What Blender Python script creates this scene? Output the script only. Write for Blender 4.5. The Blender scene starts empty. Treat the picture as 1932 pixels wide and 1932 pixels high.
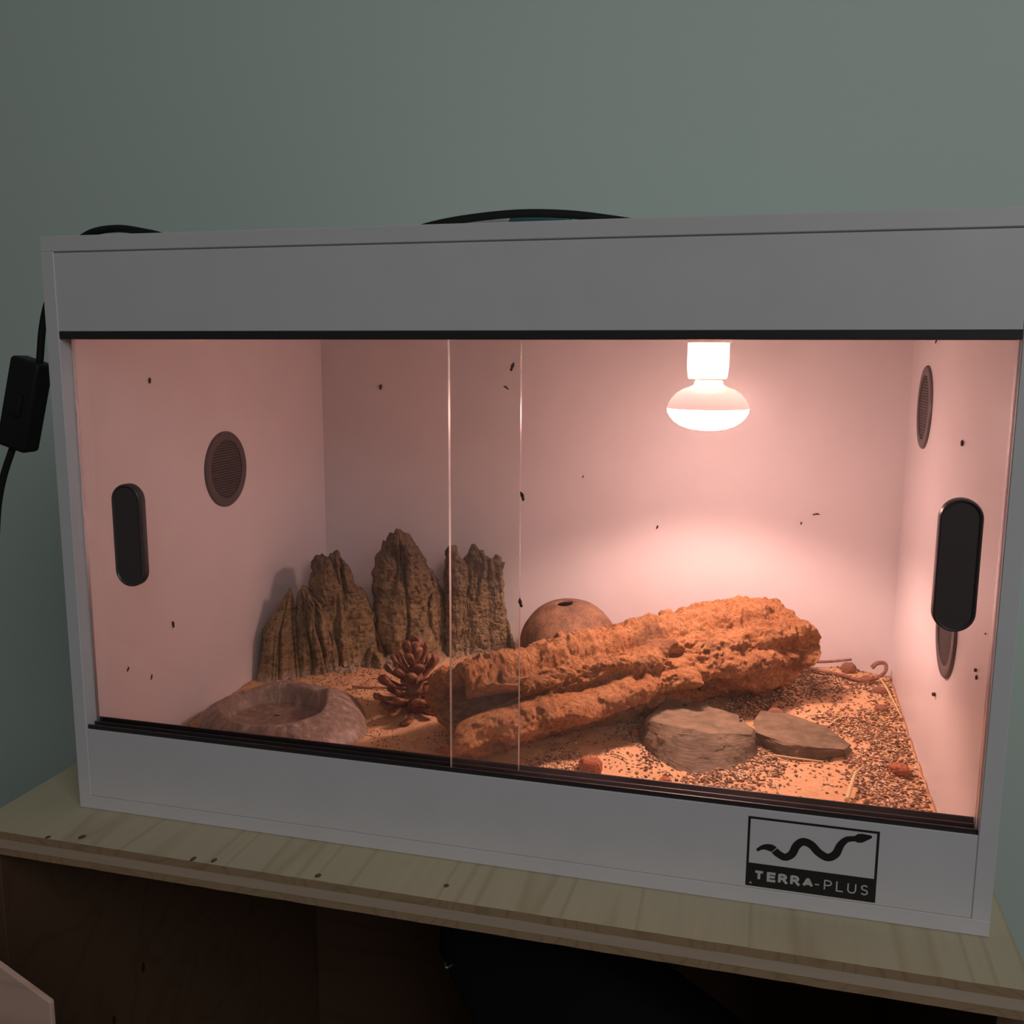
import bpy, bmesh, math, random
import numpy as np
from mathutils import Vector, Matrix

random.seed(5)
RNG = np.random.default_rng(11)
C = bpy.context.scene.collection
SC = bpy.context.scene
PI = math.pi

# ------------------------------------------------------------------ camera
cam_d = bpy.data.cameras.new('camera'); cam = bpy.data.objects.new('camera', cam_d); C.objects.link(cam)
_r = Vector((0.96681901, 0.25541601, 0.00486563)); _u = Vector((-0.0457779, 0.15448086, 0.98693467)); _f = Vector((-0.25132726, 0.95440994, -0.16104744))
cam.matrix_world = Matrix(((_r.x, _u.x, -_f.x, 0.62034413), (_r.y, _u.y, -_f.y, -0.73156126), (_r.z, _u.z, -_f.z, 0.43062803), (0, 0, 0, 1)))
cam_d.sensor_width = 36.0; cam_d.sensor_height = 36.0; cam_d.sensor_fit = 'HORIZONTAL'
cam_d.lens = 36.0 * 1813.55 / 1932.0
cam_d.clip_start = 0.02; cam_d.clip_end = 50
SC.camera = cam

# ------------------------------------------------------------------ world, room light, exposure
SC.view_settings.view_transform = 'Standard'; SC.view_settings.look = 'None'
SC.view_settings.gamma = 1.0; SC.view_settings.use_curve_mapping = False
SC.view_settings.exposure = 0.0
SC.cycles.use_denoising = True
SC.cycles.max_bounces = 12; SC.cycles.transparent_max_bounces = 16
W_ = bpy.data.worlds.new('room_ambience'); SC.world = W_; W_.use_nodes = True
_bg = W_.node_tree.nodes['Background']; _bg.inputs[0].default_value = (0.93, 1.0, 0.96, 1); _bg.inputs[1].default_value = 0.046


def area_light(name, loc, target, sx, sy, power, col):
    l = bpy.data.lights.new(name, 'AREA'); l.shape = 'RECTANGLE'; l.size = sx; l.size_y = sy; l.energy = power; l.color = col
    o = bpy.data.objects.new(name, l); C.objects.link(o); o.location = loc
    o.rotation_euler = (Vector(target) - Vector(loc)).to_track_quat('-Z', 'Y').to_euler()
    return o


# daylight of the room: a broad window high behind and to the right of the camera
area_light('room_daylight', (2.0, -2.1, 1.65), (0.45, 0.4, 0.5), 1.6, 1.4, 17.0, (1.0, 0.985, 0.98))

# ------------------------------------------------------------------ helpers


def _hash(ix, iy, iz, seed):
    h = (ix * 374761393 + iy * 668265263 + iz * 2147483647 + seed * 974634777) & 0xFFFFFFFF
    h = ((h ^ (h >> 13)) * 1274126177) & 0xFFFFFFFF
    return (h ^ (h >> 16)) & 0xFFFFFFFF


def perlin(P, seed=0):
    P = np.asarray(P, float); i = np.floor(P).astype(np.int64); f = P - i
    w = f * f * f * (f * (f * 6 - 15) + 10)
    out = 0.0
    for dx in (0, 1):
        for dy in (0, 1):
            for dz in (0, 1):
                h = _hash(i[..., 0] + dx, i[..., 1] + dy, i[..., 2] + dz, seed)
                gx = ((h & 1023) / 511.5) - 1; gy = (((h >> 10) & 1023) / 511.5) - 1; gz = (((h >> 20) & 1023) / 511.5) - 1
                d = gx * (f[..., 0] - dx) + gy * (f[..., 1] - dy) + gz * (f[..., 2] - dz)
                wt = (w[..., 0] if dx else 1 - w[..., 0]) * (w[..., 1] if dy else 1 - w[..., 1]) * (w[..., 2] if dz else 1 - w[..., 2])
                out = out + wt * d
    return out


def fbm(P, octv=4, seed=0, gain=0.5):
    P = np.asarray(P, float); a = 1.0; s = 0.0; k = 1.0
    for o in range(octv):
        s = s + a * perlin(P * k, seed + o * 17); a *= gain; k *= 2.03
    return s


def ridged(P, octv=4, seed=0, gain=0.5):
    P = np.asarray(P, float); a = 1.0; s = 0.0; k = 1.0
    for o in range(octv):
        s = s + a * (1 - 2.2 * np.abs(perlin(P * k, seed + o * 13))); a *= gain; k *= 2.07
    return s


def sstep(a, b, v):
    t = np.clip((np.asarray(v, float) - a) / (b - a), 0, 1); return t * t * (3 - 2 * t)


def tag(o, label=None, cat=None, group=None, kind=None):
    if label: o['label'] = label
    if cat: o['category'] = cat
    if group: o['group'] = group
    if kind: o['kind'] = kind
    return o


def empty(name, loc, label, cat, group=None, rot=(0, 0, 0)):
    o = bpy.data.objects.new(name, None); C.objects.link(o); o.location = loc; o.rotation_euler = rot
    o.empty_display_size = 0.02
    return tag(o, label, cat, group)


def mesh_obj(name, verts, faces, mat, parent=None, smooth=False, face_mat=None):
    """verts in world metres; a child keeps them relative to its (unrotated) parent's origin"""
    me = bpy.data.meshes.new(name)
    verts = np.asarray(verts, float)
    me.from_pydata(verts.tolist(), [], faces if isinstance(faces, list) else faces.tolist())
    for m in (mat if isinstance(mat, (list, tuple)) else [mat]): me.materials.append(m)
    if smooth: me.polygons.foreach_set('use_smooth', np.ones(len(me.polygons), bool))
    if face_mat is not None: me.polygons.foreach_set('material_index', np.asarray(face_mat, np.int32))
    me.validate(); me.update()
    return link(name, me, parent)


def link(name, me, parent=None):
    o = bpy.data.objects.new(name, me); C.objects.link(o)
    if parent is not None:
        o.parent = parent
        off = Vector((0, 0, 0)); p = parent
        while p is not None: off += p.location; p = p.parent
        o.data.transform(Matrix.Translation(-off))
    return o


def from_bm(name, bm, mat, parent=None, smooth=False, autosmooth=None):
    me = bpy.data.meshes.new(name); bmesh.ops.recalc_face_normals(bm, faces=bm.faces); bm.to_mesh(me); bm.free()
    for m in (mat if isinstance(mat, (list, tuple)) else [mat]): me.materials.append(m)
    if smooth: me.polygons.foreach_set('use_smooth', np.ones(len(me.polygons), bool))
    if autosmooth is not None: me.set_sharp_from_angle(angle=math.radians(autosmooth))
    return link(name, me, parent)


def box_bm(bm, a, b, bevel=0.0, seg=2):
    r = bmesh.ops.create_cube(bm, size=1.0); vs = r['verts']
    a = Vector(a); b = Vector(b)
    for v in vs: v.co = Vector(((a.x + b.x) / 2 + v.co.x * (b.x - a.x), (a.y + b.y) / 2 + v.co.y * (b.y - a.y), (a.z + b.z) / 2 + v.co.z * (b.z - a.z)))
    if bevel > 0:
        es = list({e for v in vs for e in v.link_edges})
        bmesh.ops.bevel(bm, geom=es, offset=bevel, segments=seg, affect='EDGES', profile=0.5)


def box(name, a, b, mat, parent=None, bevel=0.0006, seg=1):
    bm = bmesh.new(); box_bm(bm, a, b, bevel, seg); return from_bm(name, bm, mat, parent)


def grid_faces(nu, nv, wrap_v=True, wrap_u=False):
    iu = np.arange(nu if wrap_u else nu - 1); iv = np.arange(nv if wrap_v else nv - 1)
    U, V = np.meshgrid(iu, iv, indexing='ij'); U2 = (U + 1) % nu; V2 = (V + 1) % nv
    return np.stack([U * nv + V, U * nv + V2, U2 * nv + V2, U2 * nv + V], -1).reshape(-1, 4)


def lathe(profile, n=48, center=(0, 0, 0)):
    ang = np.linspace(0, 2 * PI, n, endpoint=False); P = np.array(profile, float)
    v = np.stack([P[:, 0:1] * np.cos(ang), P[:, 0:1] * np.sin(ang), np.repeat(P[:, 1:2], n, 1)], -1) + np.array(center)
    return v.reshape(-1, 3), grid_faces(len(P), n)


def catmull(pts, n=12):
    P = [np.array(p, float) for p in pts]; P = [2 * P[0] - P[1]] + P + [2 * P[-1] - P[-2]]; out = []
    for i in range(1, len(P) - 2):
        for k in range(n):
            t = k / n; a, b, c, d = P[i - 1], P[i], P[i + 1], P[i + 2]
            out.append(0.5 * (2 * b + (c - a) * t + (2 * a - 5 * b + 4 * c - d) * t * t + (3 * b - a - 3 * c + d) * t ** 3))
    out.append(P[-2]); return np.array(out)


def tube(pts, rad, n=10):
    P = np.array(pts, float); m = len(P); rad = np.broadcast_to(np.asarray(rad, float), (m,))
    T = np.gradient(P, axis=0); T /= np.linalg.norm(T, axis=1)[:, None]
    nrm = np.cross(T[0], (0.13, 0.31, 0.94)); nrm /= np.linalg.norm(nrm); rings = []
    for i in range(m):
        nrm = nrm - T[i] * (nrm @ T[i]); nrm /= np.linalg.norm(nrm); b = np.cross(T[i], nrm)
        a = np.linspace(0, 2 * PI, n, endpoint=False)
        rings.append(P[i] + rad[i] * (np.cos(a)[:, None] * nrm + np.sin(a)[:, None] * b))
    v = np.concatenate(rings); f = grid_faces(m, n).tolist()
    f.append(list(range(n))[::-1]); f.append(list(range((m - 1) * n, m * n)))
    return v, f


# ------------------------------------------------------------------ materials


def mat(name, col=(0.8, 0.8, 0.8), rough=0.5, spec=0.5, metal=0.0, coat=0.0):
    m = bpy.data.materials.new(name); m.use_nodes = True; b = m.node_tree.nodes['Principled BSDF']
    b.inputs['Base Color'].default_value = (*col, 1); b.inputs['Roughness'].default_value = rough
    b.inputs['Specular IOR Level'].default_value = spec; b.inputs['Metallic'].default_value = metal; b.inputs['Coat Weight'].default_value = coat
    return m


def N(m, t, **kw):
    n = m.node_tree.nodes.new(t)
    for k, v in kw.items():
        if hasattr(n, k): setattr(n, k, v)
        else: n.inputs[k].default_value = v
    return n


def L(m, a, b): m.node_tree.links.new(a, b)


def coords(m, scale=(1, 1, 1), rot=(0, 0, 0)):
    g = N(m, 'ShaderNodeNewGeometry'); mp = N(m, 'ShaderNodeMapping'); mp.inputs['Scale'].default_value = scale; mp.inputs['Rotation'].default_value = rot
    L(m, g.outputs['Position'], mp.inputs['Vector']); return mp.outputs['Vector']


def ramp(m, fac, stops):
    r = N(m, 'ShaderNodeValToRGB'); e = r.color_ramp.elements
    while len(e) < len(stops): e.new(0.5)
    for q, (p, c) in zip(e, stops): q.position = p; q.color = (*c, 1)
    L(m, fac, r.inputs['Fac']); return r.outputs['Color']


def noise(m, vec, scale, detail=4, rough=0.55, dist=0.0):
    n = N(m, 'ShaderNodeTexNoise'); L(m, vec, n.inputs['Vector'])
    n.inputs['Scale'].default_value = scale; n.inputs['Detail'].default_value = detail; n.inputs['Roughness'].default_value = rough; n.inputs['Distortion'].default_value = dist
    return n.outputs['Fac']


def bump(m, h, strength=0.3, dist=0.002):
    b = N(m, 'ShaderNodeBump'); b.inputs['Strength'].default_value = strength; b.inputs['Distance'].default_value = dist
    L(m, h, b.inputs['Height']); L(m, b.outputs['Normal'], m.node_tree.nodes['Principled BSDF'].inputs['Normal'])


def base(m, sock): L(m, sock, m.node_tree.nodes['Principled BSDF'].inputs['Base Color'])


def mixc(m, fac, a, b, mode='MIX'):
    n = N(m, 'ShaderNodeMix', data_type='RGBA', blend_type=mode)
    for s, v in ((n.inputs[0], fac), (n.inputs[6], a), (n.inputs[7], b)):
        if hasattr(v, 'links') or hasattr(v, 'is_linked'): L(m, v, s)
        else: s.default_value = v if isinstance(v, float) else (*v, 1)
    return n.outputs[2]


M_white = mat('white_laminate', (0.80, 0.78, 0.79), 0.32, 0.5)
_v = coords(M_white); base(M_white, ramp(M_white, noise(M_white, _v, 22, 3), [(0.35, (0.77, 0.755, 0.785)), (0.7, (0.80, 0.785, 0.815))]))
bump(M_white, noise(M_white, _v, 900, 2), 0.03, 0.0005)
M_black = mat('black_plastic', (0.036, 0.028, 0.030), 0.38, 0.45)
M_handle = mat('handle_plastic', (0.085, 0.062, 0.063), 0.32, 0.5)
M_ring = mat('vent_ring_plastic', (0.10, 0.085, 0.088), 0.45, 0.4)
M_mesh = mat('vent_mesh_plastic', (0.085, 0.072, 0.076), 0.5, 0.4)
M_ventshade = mat('vent_shade_disc', (0.055, 0.045, 0.047), 0.6, 0.3)  # dark colour standing in for the shade inside the vents
M_cable = mat('cable_rubber', (0.012, 0.014, 0.013), 0.55, 0.4)
M_print = mat('black_print', (0.022, 0.020, 0.019), 0.45, 0.4)
M_letter = mat('white_print', (0.66, 0.65, 0.65), 0.4, 0.4)
M_socket = mat('white_porcelain', (0.9, 0.88, 0.85), 0.3, 0.5)

M_wall = mat('mint_wall_paint', (0.75, 0.89, 0.81), 0.85, 0.2)
_v = coords(M_wall); base(M_wall, ramp(M_wall, noise(M_wall, _v, 3.0, 4), [(0.3, (0.78, 0.925, 0.845)), (0.7, (0.80, 0.945, 0.865))]))
bump(M_wall, noise(M_wall, _v, 240, 3), 0.06, 0.001)
M_floor = mat('dark_floor', (0.10, 0.08, 0.06), 0.6)

# glass pane: clear see-through sheet, Fresnel mirror, a thin film of dust whose haze also stands in for lens glare
M_glass = bpy.data.materials.new('pane_glass'); M_glass.use_nodes = True
_nt = M_glass.node_tree; _nt.nodes.remove(_nt.nodes['Principled BSDF']); _out = _nt.nodes['Material Output']
_tr = N(M_glass, 'ShaderNodeBsdfTransparent'); _tr.inputs[0].default_value = (0.965, 0.975, 0.968, 1)
_gl = N(M_glass, 'ShaderNodeBsdfGlossy'); _gl.inputs['Roughness'].default_value = 0.02
_fr = N(M_glass, 'ShaderNodeFresnel'); _fr.inputs['IOR'].default_value = 1.35
_m1 = N(M_glass, 'ShaderNodeMixShader'); L(M_glass, _fr.outputs[0], _m1.inputs[0]); L(M_glass, _tr.outputs[0], _m1.inputs[1]); L(M_glass, _gl.outputs[0], _m1.inputs[2])
_tl = N(M_glass, 'ShaderNodeBsdfTranslucent'); _tl.inputs[0].default_value = (0.8, 0.78, 0.76, 1)
_dn = ramp(M_glass, noise(M_glass, coords(M_glass), 14, 5, 0.65), [(0.35, (0.008, 0.008, 0.008)), (0.75, (0.022, 0.022, 0.022))])
_m2 = N(M_glass, 'ShaderNodeMixShader'); L(M_glass, _dn, _m2.inputs[0]); L(M_glass, _m1.outputs[0], _m2.inputs[1]); L(M_glass, _tl.outputs[0], _m2.inputs[2])
L(M_glass, _m2.outputs[0], _out.inputs['Surface'])
M_edge = mat('polished_glass_edge', (0.62, 0.60, 0.58), 0.25, 0.5)
M_edge.node_tree.nodes['Principled BSDF'].inputs['Transmission Weight'].default_value = 0.35

# pine: grain runs front to back on the faces, end grain on the cut front edge


def pine(name, axis, cA, cB, rings=55.0, seed=0.0):
    m = mat(name, cA, 0.55, 0.35)
    if axis == 'y': sc = (1.0, 0.05, 0.3)
    elif axis == 'x': sc = (0.06, 1.0, 1.0)
    else: sc = (0.8, 0.2, 0.8)
    v = coords(m, sc)
    ad = N(m, 'ShaderNodeVectorMath', operation='ADD'); L(m, v, ad.inputs[0]); ad.inputs[1].default_value = (seed, seed * 0.7, 0); v = ad.outputs[0]
    n1 = noise(m, v, 7.0, 2, 0.5)
    mu = N(m, 'ShaderNodeMath', operation='MULTIPLY'); L(m, n1, mu.inputs[0]); mu.inputs[1].default_value = rings
    si = N(m, 'ShaderNodeMath', operation='FRACT'); L(m, mu.outputs[0], si.inputs[0])
    c1 = ramp(m, si.outputs[0], [(0.0, cB), (0.12, cA), (0.80, cA), (1.0, cB)])
    n2 = noise(m, v, 160.0, 3, 0.6)
    c2 = ramp(m, n2, [(0.3, tuple(x * 0.90 for x in cA)), (0.7, tuple(min(1, x * 1.05) for x in cA))])
    base(m, mixc(m, 0.45, c1, c2)); bump(m, n2, 0.08, 0.0006)
    return m


M_pine_top = pine('pine_face', 'y', (0.70, 0.60, 0.41), (0.52, 0.40, 0.24), 13.0)
M_pine_mid = pine('pine_long_grain', 'x', (0.60, 0.46, 0.35), (0.53, 0.40, 0.29), 6.0, 3.0)
M_pine_end = pine('pine_end_grain', 'z', (0.40, 0.27, 0.155), (0.28, 0.175, 0.09), 38.0, 1.0)
M_board = pine('pale_board', 'x', (0.78, 0.52, 0.42), (0.60, 0.37, 0.28), 8.0, 5.0)
M_brown = pine('brown_side_wood', 'x', (0.15, 0.085, 0.05), (0.115, 0.062, 0.035), 6.0, 9.0)
M_knot = mat('wood_knot', (0.16, 0.085, 0.035), 0.6)
M_dknot = mat('dark_knot', (0.025, 0.012, 0.008), 0.6)
M_fabric = mat('black_fabric', (0.010, 0.009, 0.009), 0.85, 0.2)
bump(M_fabric, noise(M_fabric, coords(M_fabric), 700, 2), 0.2, 0.001)

# ------------------------------------------------------------------ setting
tag(box('wall_back', (-3.0, 0.66, -0.9), (3.6, 0.76, 2.6), M_wall, bevel=0), kind='structure')
tag(box('floor', (-3.0, -3.2, -0.95), (3.6, 0.66, -0.9), M_floor, bevel=0), kind='structure')

# ------------------------------------------------------------------ cabinet and its three-ply board
cab = empty('cabinet', (0.375, 0.25, -0.9), 'dark brown wooden cabinet standing open under the pine board', 'cabinet')
box('side_panel', (-0.07, -0.05, -0.899), (-0.05, 0.58, -0.0225), M_brown, cab)
box('side_panel', (0.80, -0.04, -0.899), (0.818, 0.58, -0.0225), M_brown, cab)
box('back_panel', (-0.0495, 0.575, -0.899), (0.7995, 0.59, -0.0225), M_brown, cab)
box('base_panel', (-0.0495, -0.04, -0.70), (0.7995, 0.5745, -0.68), M_brown, cab)
for (y, z, s) in ((0.1425, -0.2729, 0.004), (0.0878, -0.3011, 0.0035)):
    v, f = lathe([(0.0001, 0.0006), (s * 0.6, 0.0007), (s, 0.0)], 16)
    v = np.stack([v[:, 2] - 0.0499, y + v[:, 0] * 0.7, z + v[:, 1] * 1.5], -1); mesh_obj('knot', v, f, M_dknot, cab, True)

shelf = empty('pine_board', (0.375, 0.25, -0.0223), 'pale three-layer pine board with knots that carries the white vivarium', 'board')
X0, X1, Y0, Y1 = -0.072, 0.818, -0.0605, 0.60


def ply(name, z0, z1, mts, jit):
    # a layer with a slightly uneven sawn front edge; the front face carries the cut-edge look
    n = 90; xs = np.linspace(X0, X1, n); yf = Y0 + jit * perlin(np.stack([xs * 30, xs * 0 + z0 * 900, xs * 0], -1)) + jit * 0.7 * perlin(np.stack([xs * 110, xs * 0 + z0 * 500, xs * 0], -1))
    v = []
    for z in (z0, z1):
        e = 0.0008
        v += [(x, y + (e if z == z1 else 0), z) for x, y in zip(xs, yf)]; v += [(x, Y1, z) for x in xs]
    f = []; mi = []
    for i in range(n - 1):
        a, b = i, i + 1
        f.append([a, b, 2 * n + b, 2 * n + a]); mi.append(1)
        f.append([2 * n + a, 2 * n + b, 3 * n + b, 3 * n + a]); mi.append(0)
        f.append([n + a, n + b, b, a]); mi.append(0)
        f.append([3 * n + a, 3 * n + b, n + b, n + a]); mi.append(1)
    f.append([0, 2 * n, 3 * n, n]); mi.append(0); f.append([n - 1, 2 * n - 1, 4 * n - 1, 3 * n - 1]); mi.append(0)
    return mesh_obj(name, v, f, mts, shelf, face_mat=mi)


ply('ply_layer', -0.0066, 0.0, [M_pine_top, M_pine_end], 0.0007)
ply('ply_layer', -0.0156, -0.0066, [M_pine_mid, M_pine_mid], 0.0004)
ply('ply_layer', -0.0222, -0.0156, [M_pine_end, M_pine_end], 0.0009)
for (x, y, s, e) in ((0.0412, -0.0486, 0.0034, 1.5), (0.2752, -0.0523, 0.003, 1.3), (0.3836, -0.0387, 0.0026, 1.3), (0.012, -0.0570, 0.0026, 1.3), (0.1593, -0.0560, 0.0024, 2.0), (0.1779, -0.0535, 0.0024, 2.0)):
    v, f = lathe([(0.0001, 0.00035), (s * 0.65, 0.0003), (s, -0.0001)], 18); v = v * np.array([1, e * 0.9, 1]) + np.array([x, y, 0]); mesh_obj('knot', v, f, M_knot, shelf, True)

# pale plank standing at the lower left, in front of the cabinet
bx0 = -0.16
pl = empty('pale_plank', (0.0, -0.19, -0.9), 'pale pinkish planed plank with a slanted top in the lower left corner', 'plank')
bm = bmesh.new()
for y in (-0.20, -0.1955):
    vs = [bm.verts.new(p) for p in ((bx0, y, 0.105), (0.0891, y, -0.0195), (0.1315, y, -0.0407), (0.1292, y, -0.899), (bx0, y, -0.899))]
    bm.faces.new(vs)
vv = list(bm.verts)
for i in range(5): bm.faces.new([vv[i], vv[(i + 1) % 5], vv[5 + (i + 1) % 5], vv[5 + i]])
bmesh.ops.bevel(bm, geom=list(bm.edges), offset=0.0009, segments=1, affect='EDGES')
from_bm('plank_body', bm, M_board, pl)

# black soft bag under the board
bagp = [(0.285, -0.222), (0.292, -0.205), (0.315, -0.198), (0.41, -0.203), (0.515, -0.243), (0.64, -0.32), (0.655, -0.36), (0.62, -0.66), (0.58, -0.679), (0.40, -0.679), (0.375, -0.66), (0.345, -0.35), (0.305, -0.268)]
bagc = catmull([(a, 0.0, b) for a, b in bagp] + [(0.285, 0, -0.222)], 6)[:-1]
rings = []; cen = np.array([0.45, 0, -0.43])
for (s, y) in ((0.02, 0.19), (0.6, 0.188), (0.85, 0.193), (0.96, 0.205), (1.0, 0.225), (1.0, 0.275), (0.96, 0.295), (0.8, 0.305), (0.02, 0.307)):
    q = cen + (bagc - cen) * s; q[:, 1] = y + 0.006 * perlin(np.stack([q[:, 0] * 18, q[:, 2] * 18, q[:, 0] * 0 + s], -1)); rings.append(q)
v = np.concatenate(rings); f = grid_faces(len(rings), len(bagc)).tolist()
bag = empty('bag', (0.5, 0.25, -0.68), 'black soft bag leaning in the dark under the pine board', 'bag')
mesh_obj('bag_body', v, f, M_fabric, bag, True)
v, f = tube(catmull([(0.305, 0.185, -0.231), (0.309, 0.178, -0.2318), (0.313, 0.186, -0.233)], 5), 0.0016, 8)
tag(mesh_obj('glint_loop', v, f, mat('dull_metal', (0.5, 0.5, 0.5), 0.35, 0.5, 0.8), bag, True), 'small metal loop standing in for a glint on the bag')  # metal loop added to give the bag its small light glint

# ------------------------------------------------------------------ vivarium
Wd, H, T, D = 0.80, 0.5308, 0.0133, 0.5193
ZT, ZB = 0.4494, 0.0803
viv = empty('vivarium', (0.40, 0.26, 0.0), 'white laminate vivarium with sliding glass front standing on the pine board', 'terrarium')
box('bottom_panel', (0, 0, 0.0003), (Wd, D + T, T), M_white, viv)
box('side_panel', (0, 0, T), (T, D + T, H - T), M_white, viv)
box('side_panel', (Wd - T, 0, T), (Wd, D + T, H - T), M_white, viv)
box('back_panel', (T, D, T), (Wd - T, D + T, H - T), M_white, viv, bevel=0)
box('top_panel', (0, 0, H - T), (Wd, D + T, H), M_white, viv)

def track(name, prof, m=M_black, x0=T, x1=Wd - T, lab='black plastic sliding track along the glass'):
    n = len(prof); v = [(x, y, z) for x in (x0, x1) for (y, z) in prof]
    f = [[i, (i + 1) % n, n + (i + 1) % n, n + i] for i in range(n)] + [list(range(n))[::-1], list(range(n, 2 * n))]
    bm = bmesh.new(); vs = [bm.verts.new(p) for p in v]
    for q in f: bm.faces.new([vs[k] for k in q])
    bmesh.ops.bevel(bm, geom=[e for e in bm.edges if abs(e.verts[0].co.x - e.verts[1].co.x) > 0.1], offset=0.00035, segments=1, affect='EDGES')
    return tag(from_bm(name, bm, m, viv), lab)


zb = ZB - 0.009
track('lower_fascia', [(0.0003, T + 0.0004), (0.0003, ZB), (0.0022, ZB), (0.0022, zb), (0.0203, zb), (0.0203, T + 0.0004)], M_white, T + 0.0003, Wd - T - 0.0003, None)
track('lower_track', [(0.0025, zb), (0.0025, zb + 0.0125), (0.0046, zb + 0.0125), (0.0046, zb + 0.0068), (0.0117, zb + 0.0068), (0.0117, zb + 0.0125), (0.0133, zb + 0.0125), (0.0133, zb + 0.0068), (0.0187, zb + 0.0068), (0.0187, zb + 0.0145), (0.0203, zb + 0.0145), (0.0203, zb)])
zt = ZT - 0.0001
track('upper_fascia', [(0.0006, ZT), (T + 0.0006, ZT), (T + 0.0006, H - T), (0.003, H - T), (0.003, H - T - 0.0010), (0.0006, H - T - 0.0010)], M_white, T + 0.0002, Wd - T - 0.0002, None)
track('upper_track', [(0.0006, zt), (0.0203, zt), (0.0203, zt - 0.0066), (0.0187, zt - 0.0066), (0.0187, zt - 0.0035), (0.0133, zt - 0.0035), (0.0133, zt - 0.0066), (0.0117, zt - 0.0066), (0.0117, zt - 0.0035), (0.0046, zt - 0.0035), (0.0046, zt - 0.0066), (0.0006, zt - 0.0066)])


def stadium(cx, cz, w, h, n=20):
    r = w / 2; pts = []
    for k in range(n + 1): a = PI * k / n; pts.append((cx + r * math.cos(a), cz + h / 2 - r + r * math.sin(a)))
    for k in range(n + 1): a = PI + PI * k / n; pts.append((cx + r * math.cos(a), cz - h / 2 + r + r * math.sin(a)))
    return pts


def pane(x0, x1, y0, y1, hx, hz, hw, hh, lab):
    z0, z1 = zb + 0.0075, zt - 0.0038
    bm = bmesh.new(); box_bm(bm, (x0, y0, z0), (x1, y1, z1), 0)
    bm.faces.ensure_lookup_table(); bm.normal_update()
    for fc in bm.faces:
        fc.material_index = 1 if abs(fc.normal.x) > 0.9 else 0
    d = tag(from_bm('sliding_door', bm, [M_glass, M_edge], viv), lab)
    # oval cup handle: raised rim, shallow hollow face
    rings = []
    for (s, y) in ((1.0, y0 - 0.0001), (1.0, y0 - 0.0062), (0.97, y0 - 0.0078), (0.90, y0 - 0.0085), (0.84, y0 - 0.0080), (0.80, y0 - 0.0068)):
        g = hw / 2 * (1 - s)
        rings += [(x, y, z) for x, z in stadium(hx, hz, max(hw - 2 * g, 0.0004), hh - 2 * g)]
    n = 42; f = grid_faces(6, n).tolist() + [list(range(n)), list(range(5 * n, 6 * n))[::-1]]
    h = mesh_obj('door_handle', rings, f, M_handle, d, True); h.data.set_sharp_from_angle(angle=math.radians(40))
    return d


pane(T + 0.0012, 0.4305, 0.0140, 0.0180, 0.0665, 0.2675, 0.0300, 0.0945, 'left glass sliding door in the rear groove with black oval handle')
pane(0.3727, Wd - T - 0.0012, 0.0060, 0.0110, 0.7575, 0.2835, 0.0293, 0.0975, 'right glass sliding door in the front groove with black oval handle')


def vent(x, y, z, r, sgn, lab):
    """flat round vent on a side wall; sgn = direction of the wall's normal along x"""
    prof = [(r, 0.0), (r, 0.0013), (r - 0.0012, 0.0026), (r * 0.80, 0.0030), (r * 0.765, 0.0022), (r * 0.76, 0.0004)]
    v, f = lathe(prof, 64); v = np.stack([x + sgn * v[:, 2], y + v[:, 0], z + v[:, 1]], -1)
    vo = tag(mesh_obj('vent', v, f, M_ring, viv, True), lab); vo.data.set_sharp_from_angle(angle=math.radians(35))
    ri = r * 0.775; vs = []; fs = []

    def bar(y0, z0, y1, z1, w, x0, x1):
        b = len(vs); dy, dz = y1 - y0, z1 - z0; l = math.hypot(dy, dz); ny, nz = -dz / l * w, dy / l * w
        for xx in (x0, x1):
            for (a, c, s) in ((y0, z0, 1), (y1, z1, 1), (y1, z1, -1), (y0, z0, -1)): vs.append((x + sgn * xx, a + ny * s, c + nz * s))
        for q in ((4, 5, 6, 7), (0, 1, 5, 4), (1, 2, 6, 5), (2, 3, 7, 6), (3, 0, 4, 7)): fs.append([b + k for k in q])
    st = 0.0030; k = -ri + st
    while k < ri:
        hlf = math.sqrt(max(ri * ri - k * k, 1e-8)); bar(y + k, z - hlf, y + k, z + hlf, 0.0006, 0.0004, 0.0011); bar(y - hlf, z + k, y + hlf, z + k, 0.0006, 0.0005, 0.0012); k += st
    mesh_obj('vent_mesh', vs, fs, M_mesh, vo)
    v, f = lathe([(0.0002, 0.0003), (ri, 0.0003)], 48); v = np.stack([x + sgn * v[:, 2], y + v[:, 0], z + v[:, 1]], -1); mesh_obj('vent_shade_disc', v, f, M_ventshade, vo)  # flat dark disc imitates the shaded opening; the wall is not cut


vent(T, 0.2605, 0.2980, 0.0440, 1, 'round grey vent in the left side wall')
vent(Wd - T, 0.3940, 0.3770, 0.0450, -1, 'round grey vent high on the right side wall')
vent(Wd - T, 0.1780, 0.1905, 0.0455, -1, 'round grey vent low on the right side wall behind the handle')
v, f = lathe([(0.0002, 0.0), (0.004, 0.0), (0.0042, -0.068), (0.0030, -0.0712), (0.0002, -0.072)], 20, (0.0190, 0.1171, H - T)); mesh_obj('hanging_pin', v, f, M_socket, viv, True)

# printed emblem on the lower fascia
lx0, lx1, lz0, lz1, lzm = 0.6212, 0.7184, 0.0155, 0.0741, 0.0350
ly = 0.0003


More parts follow.
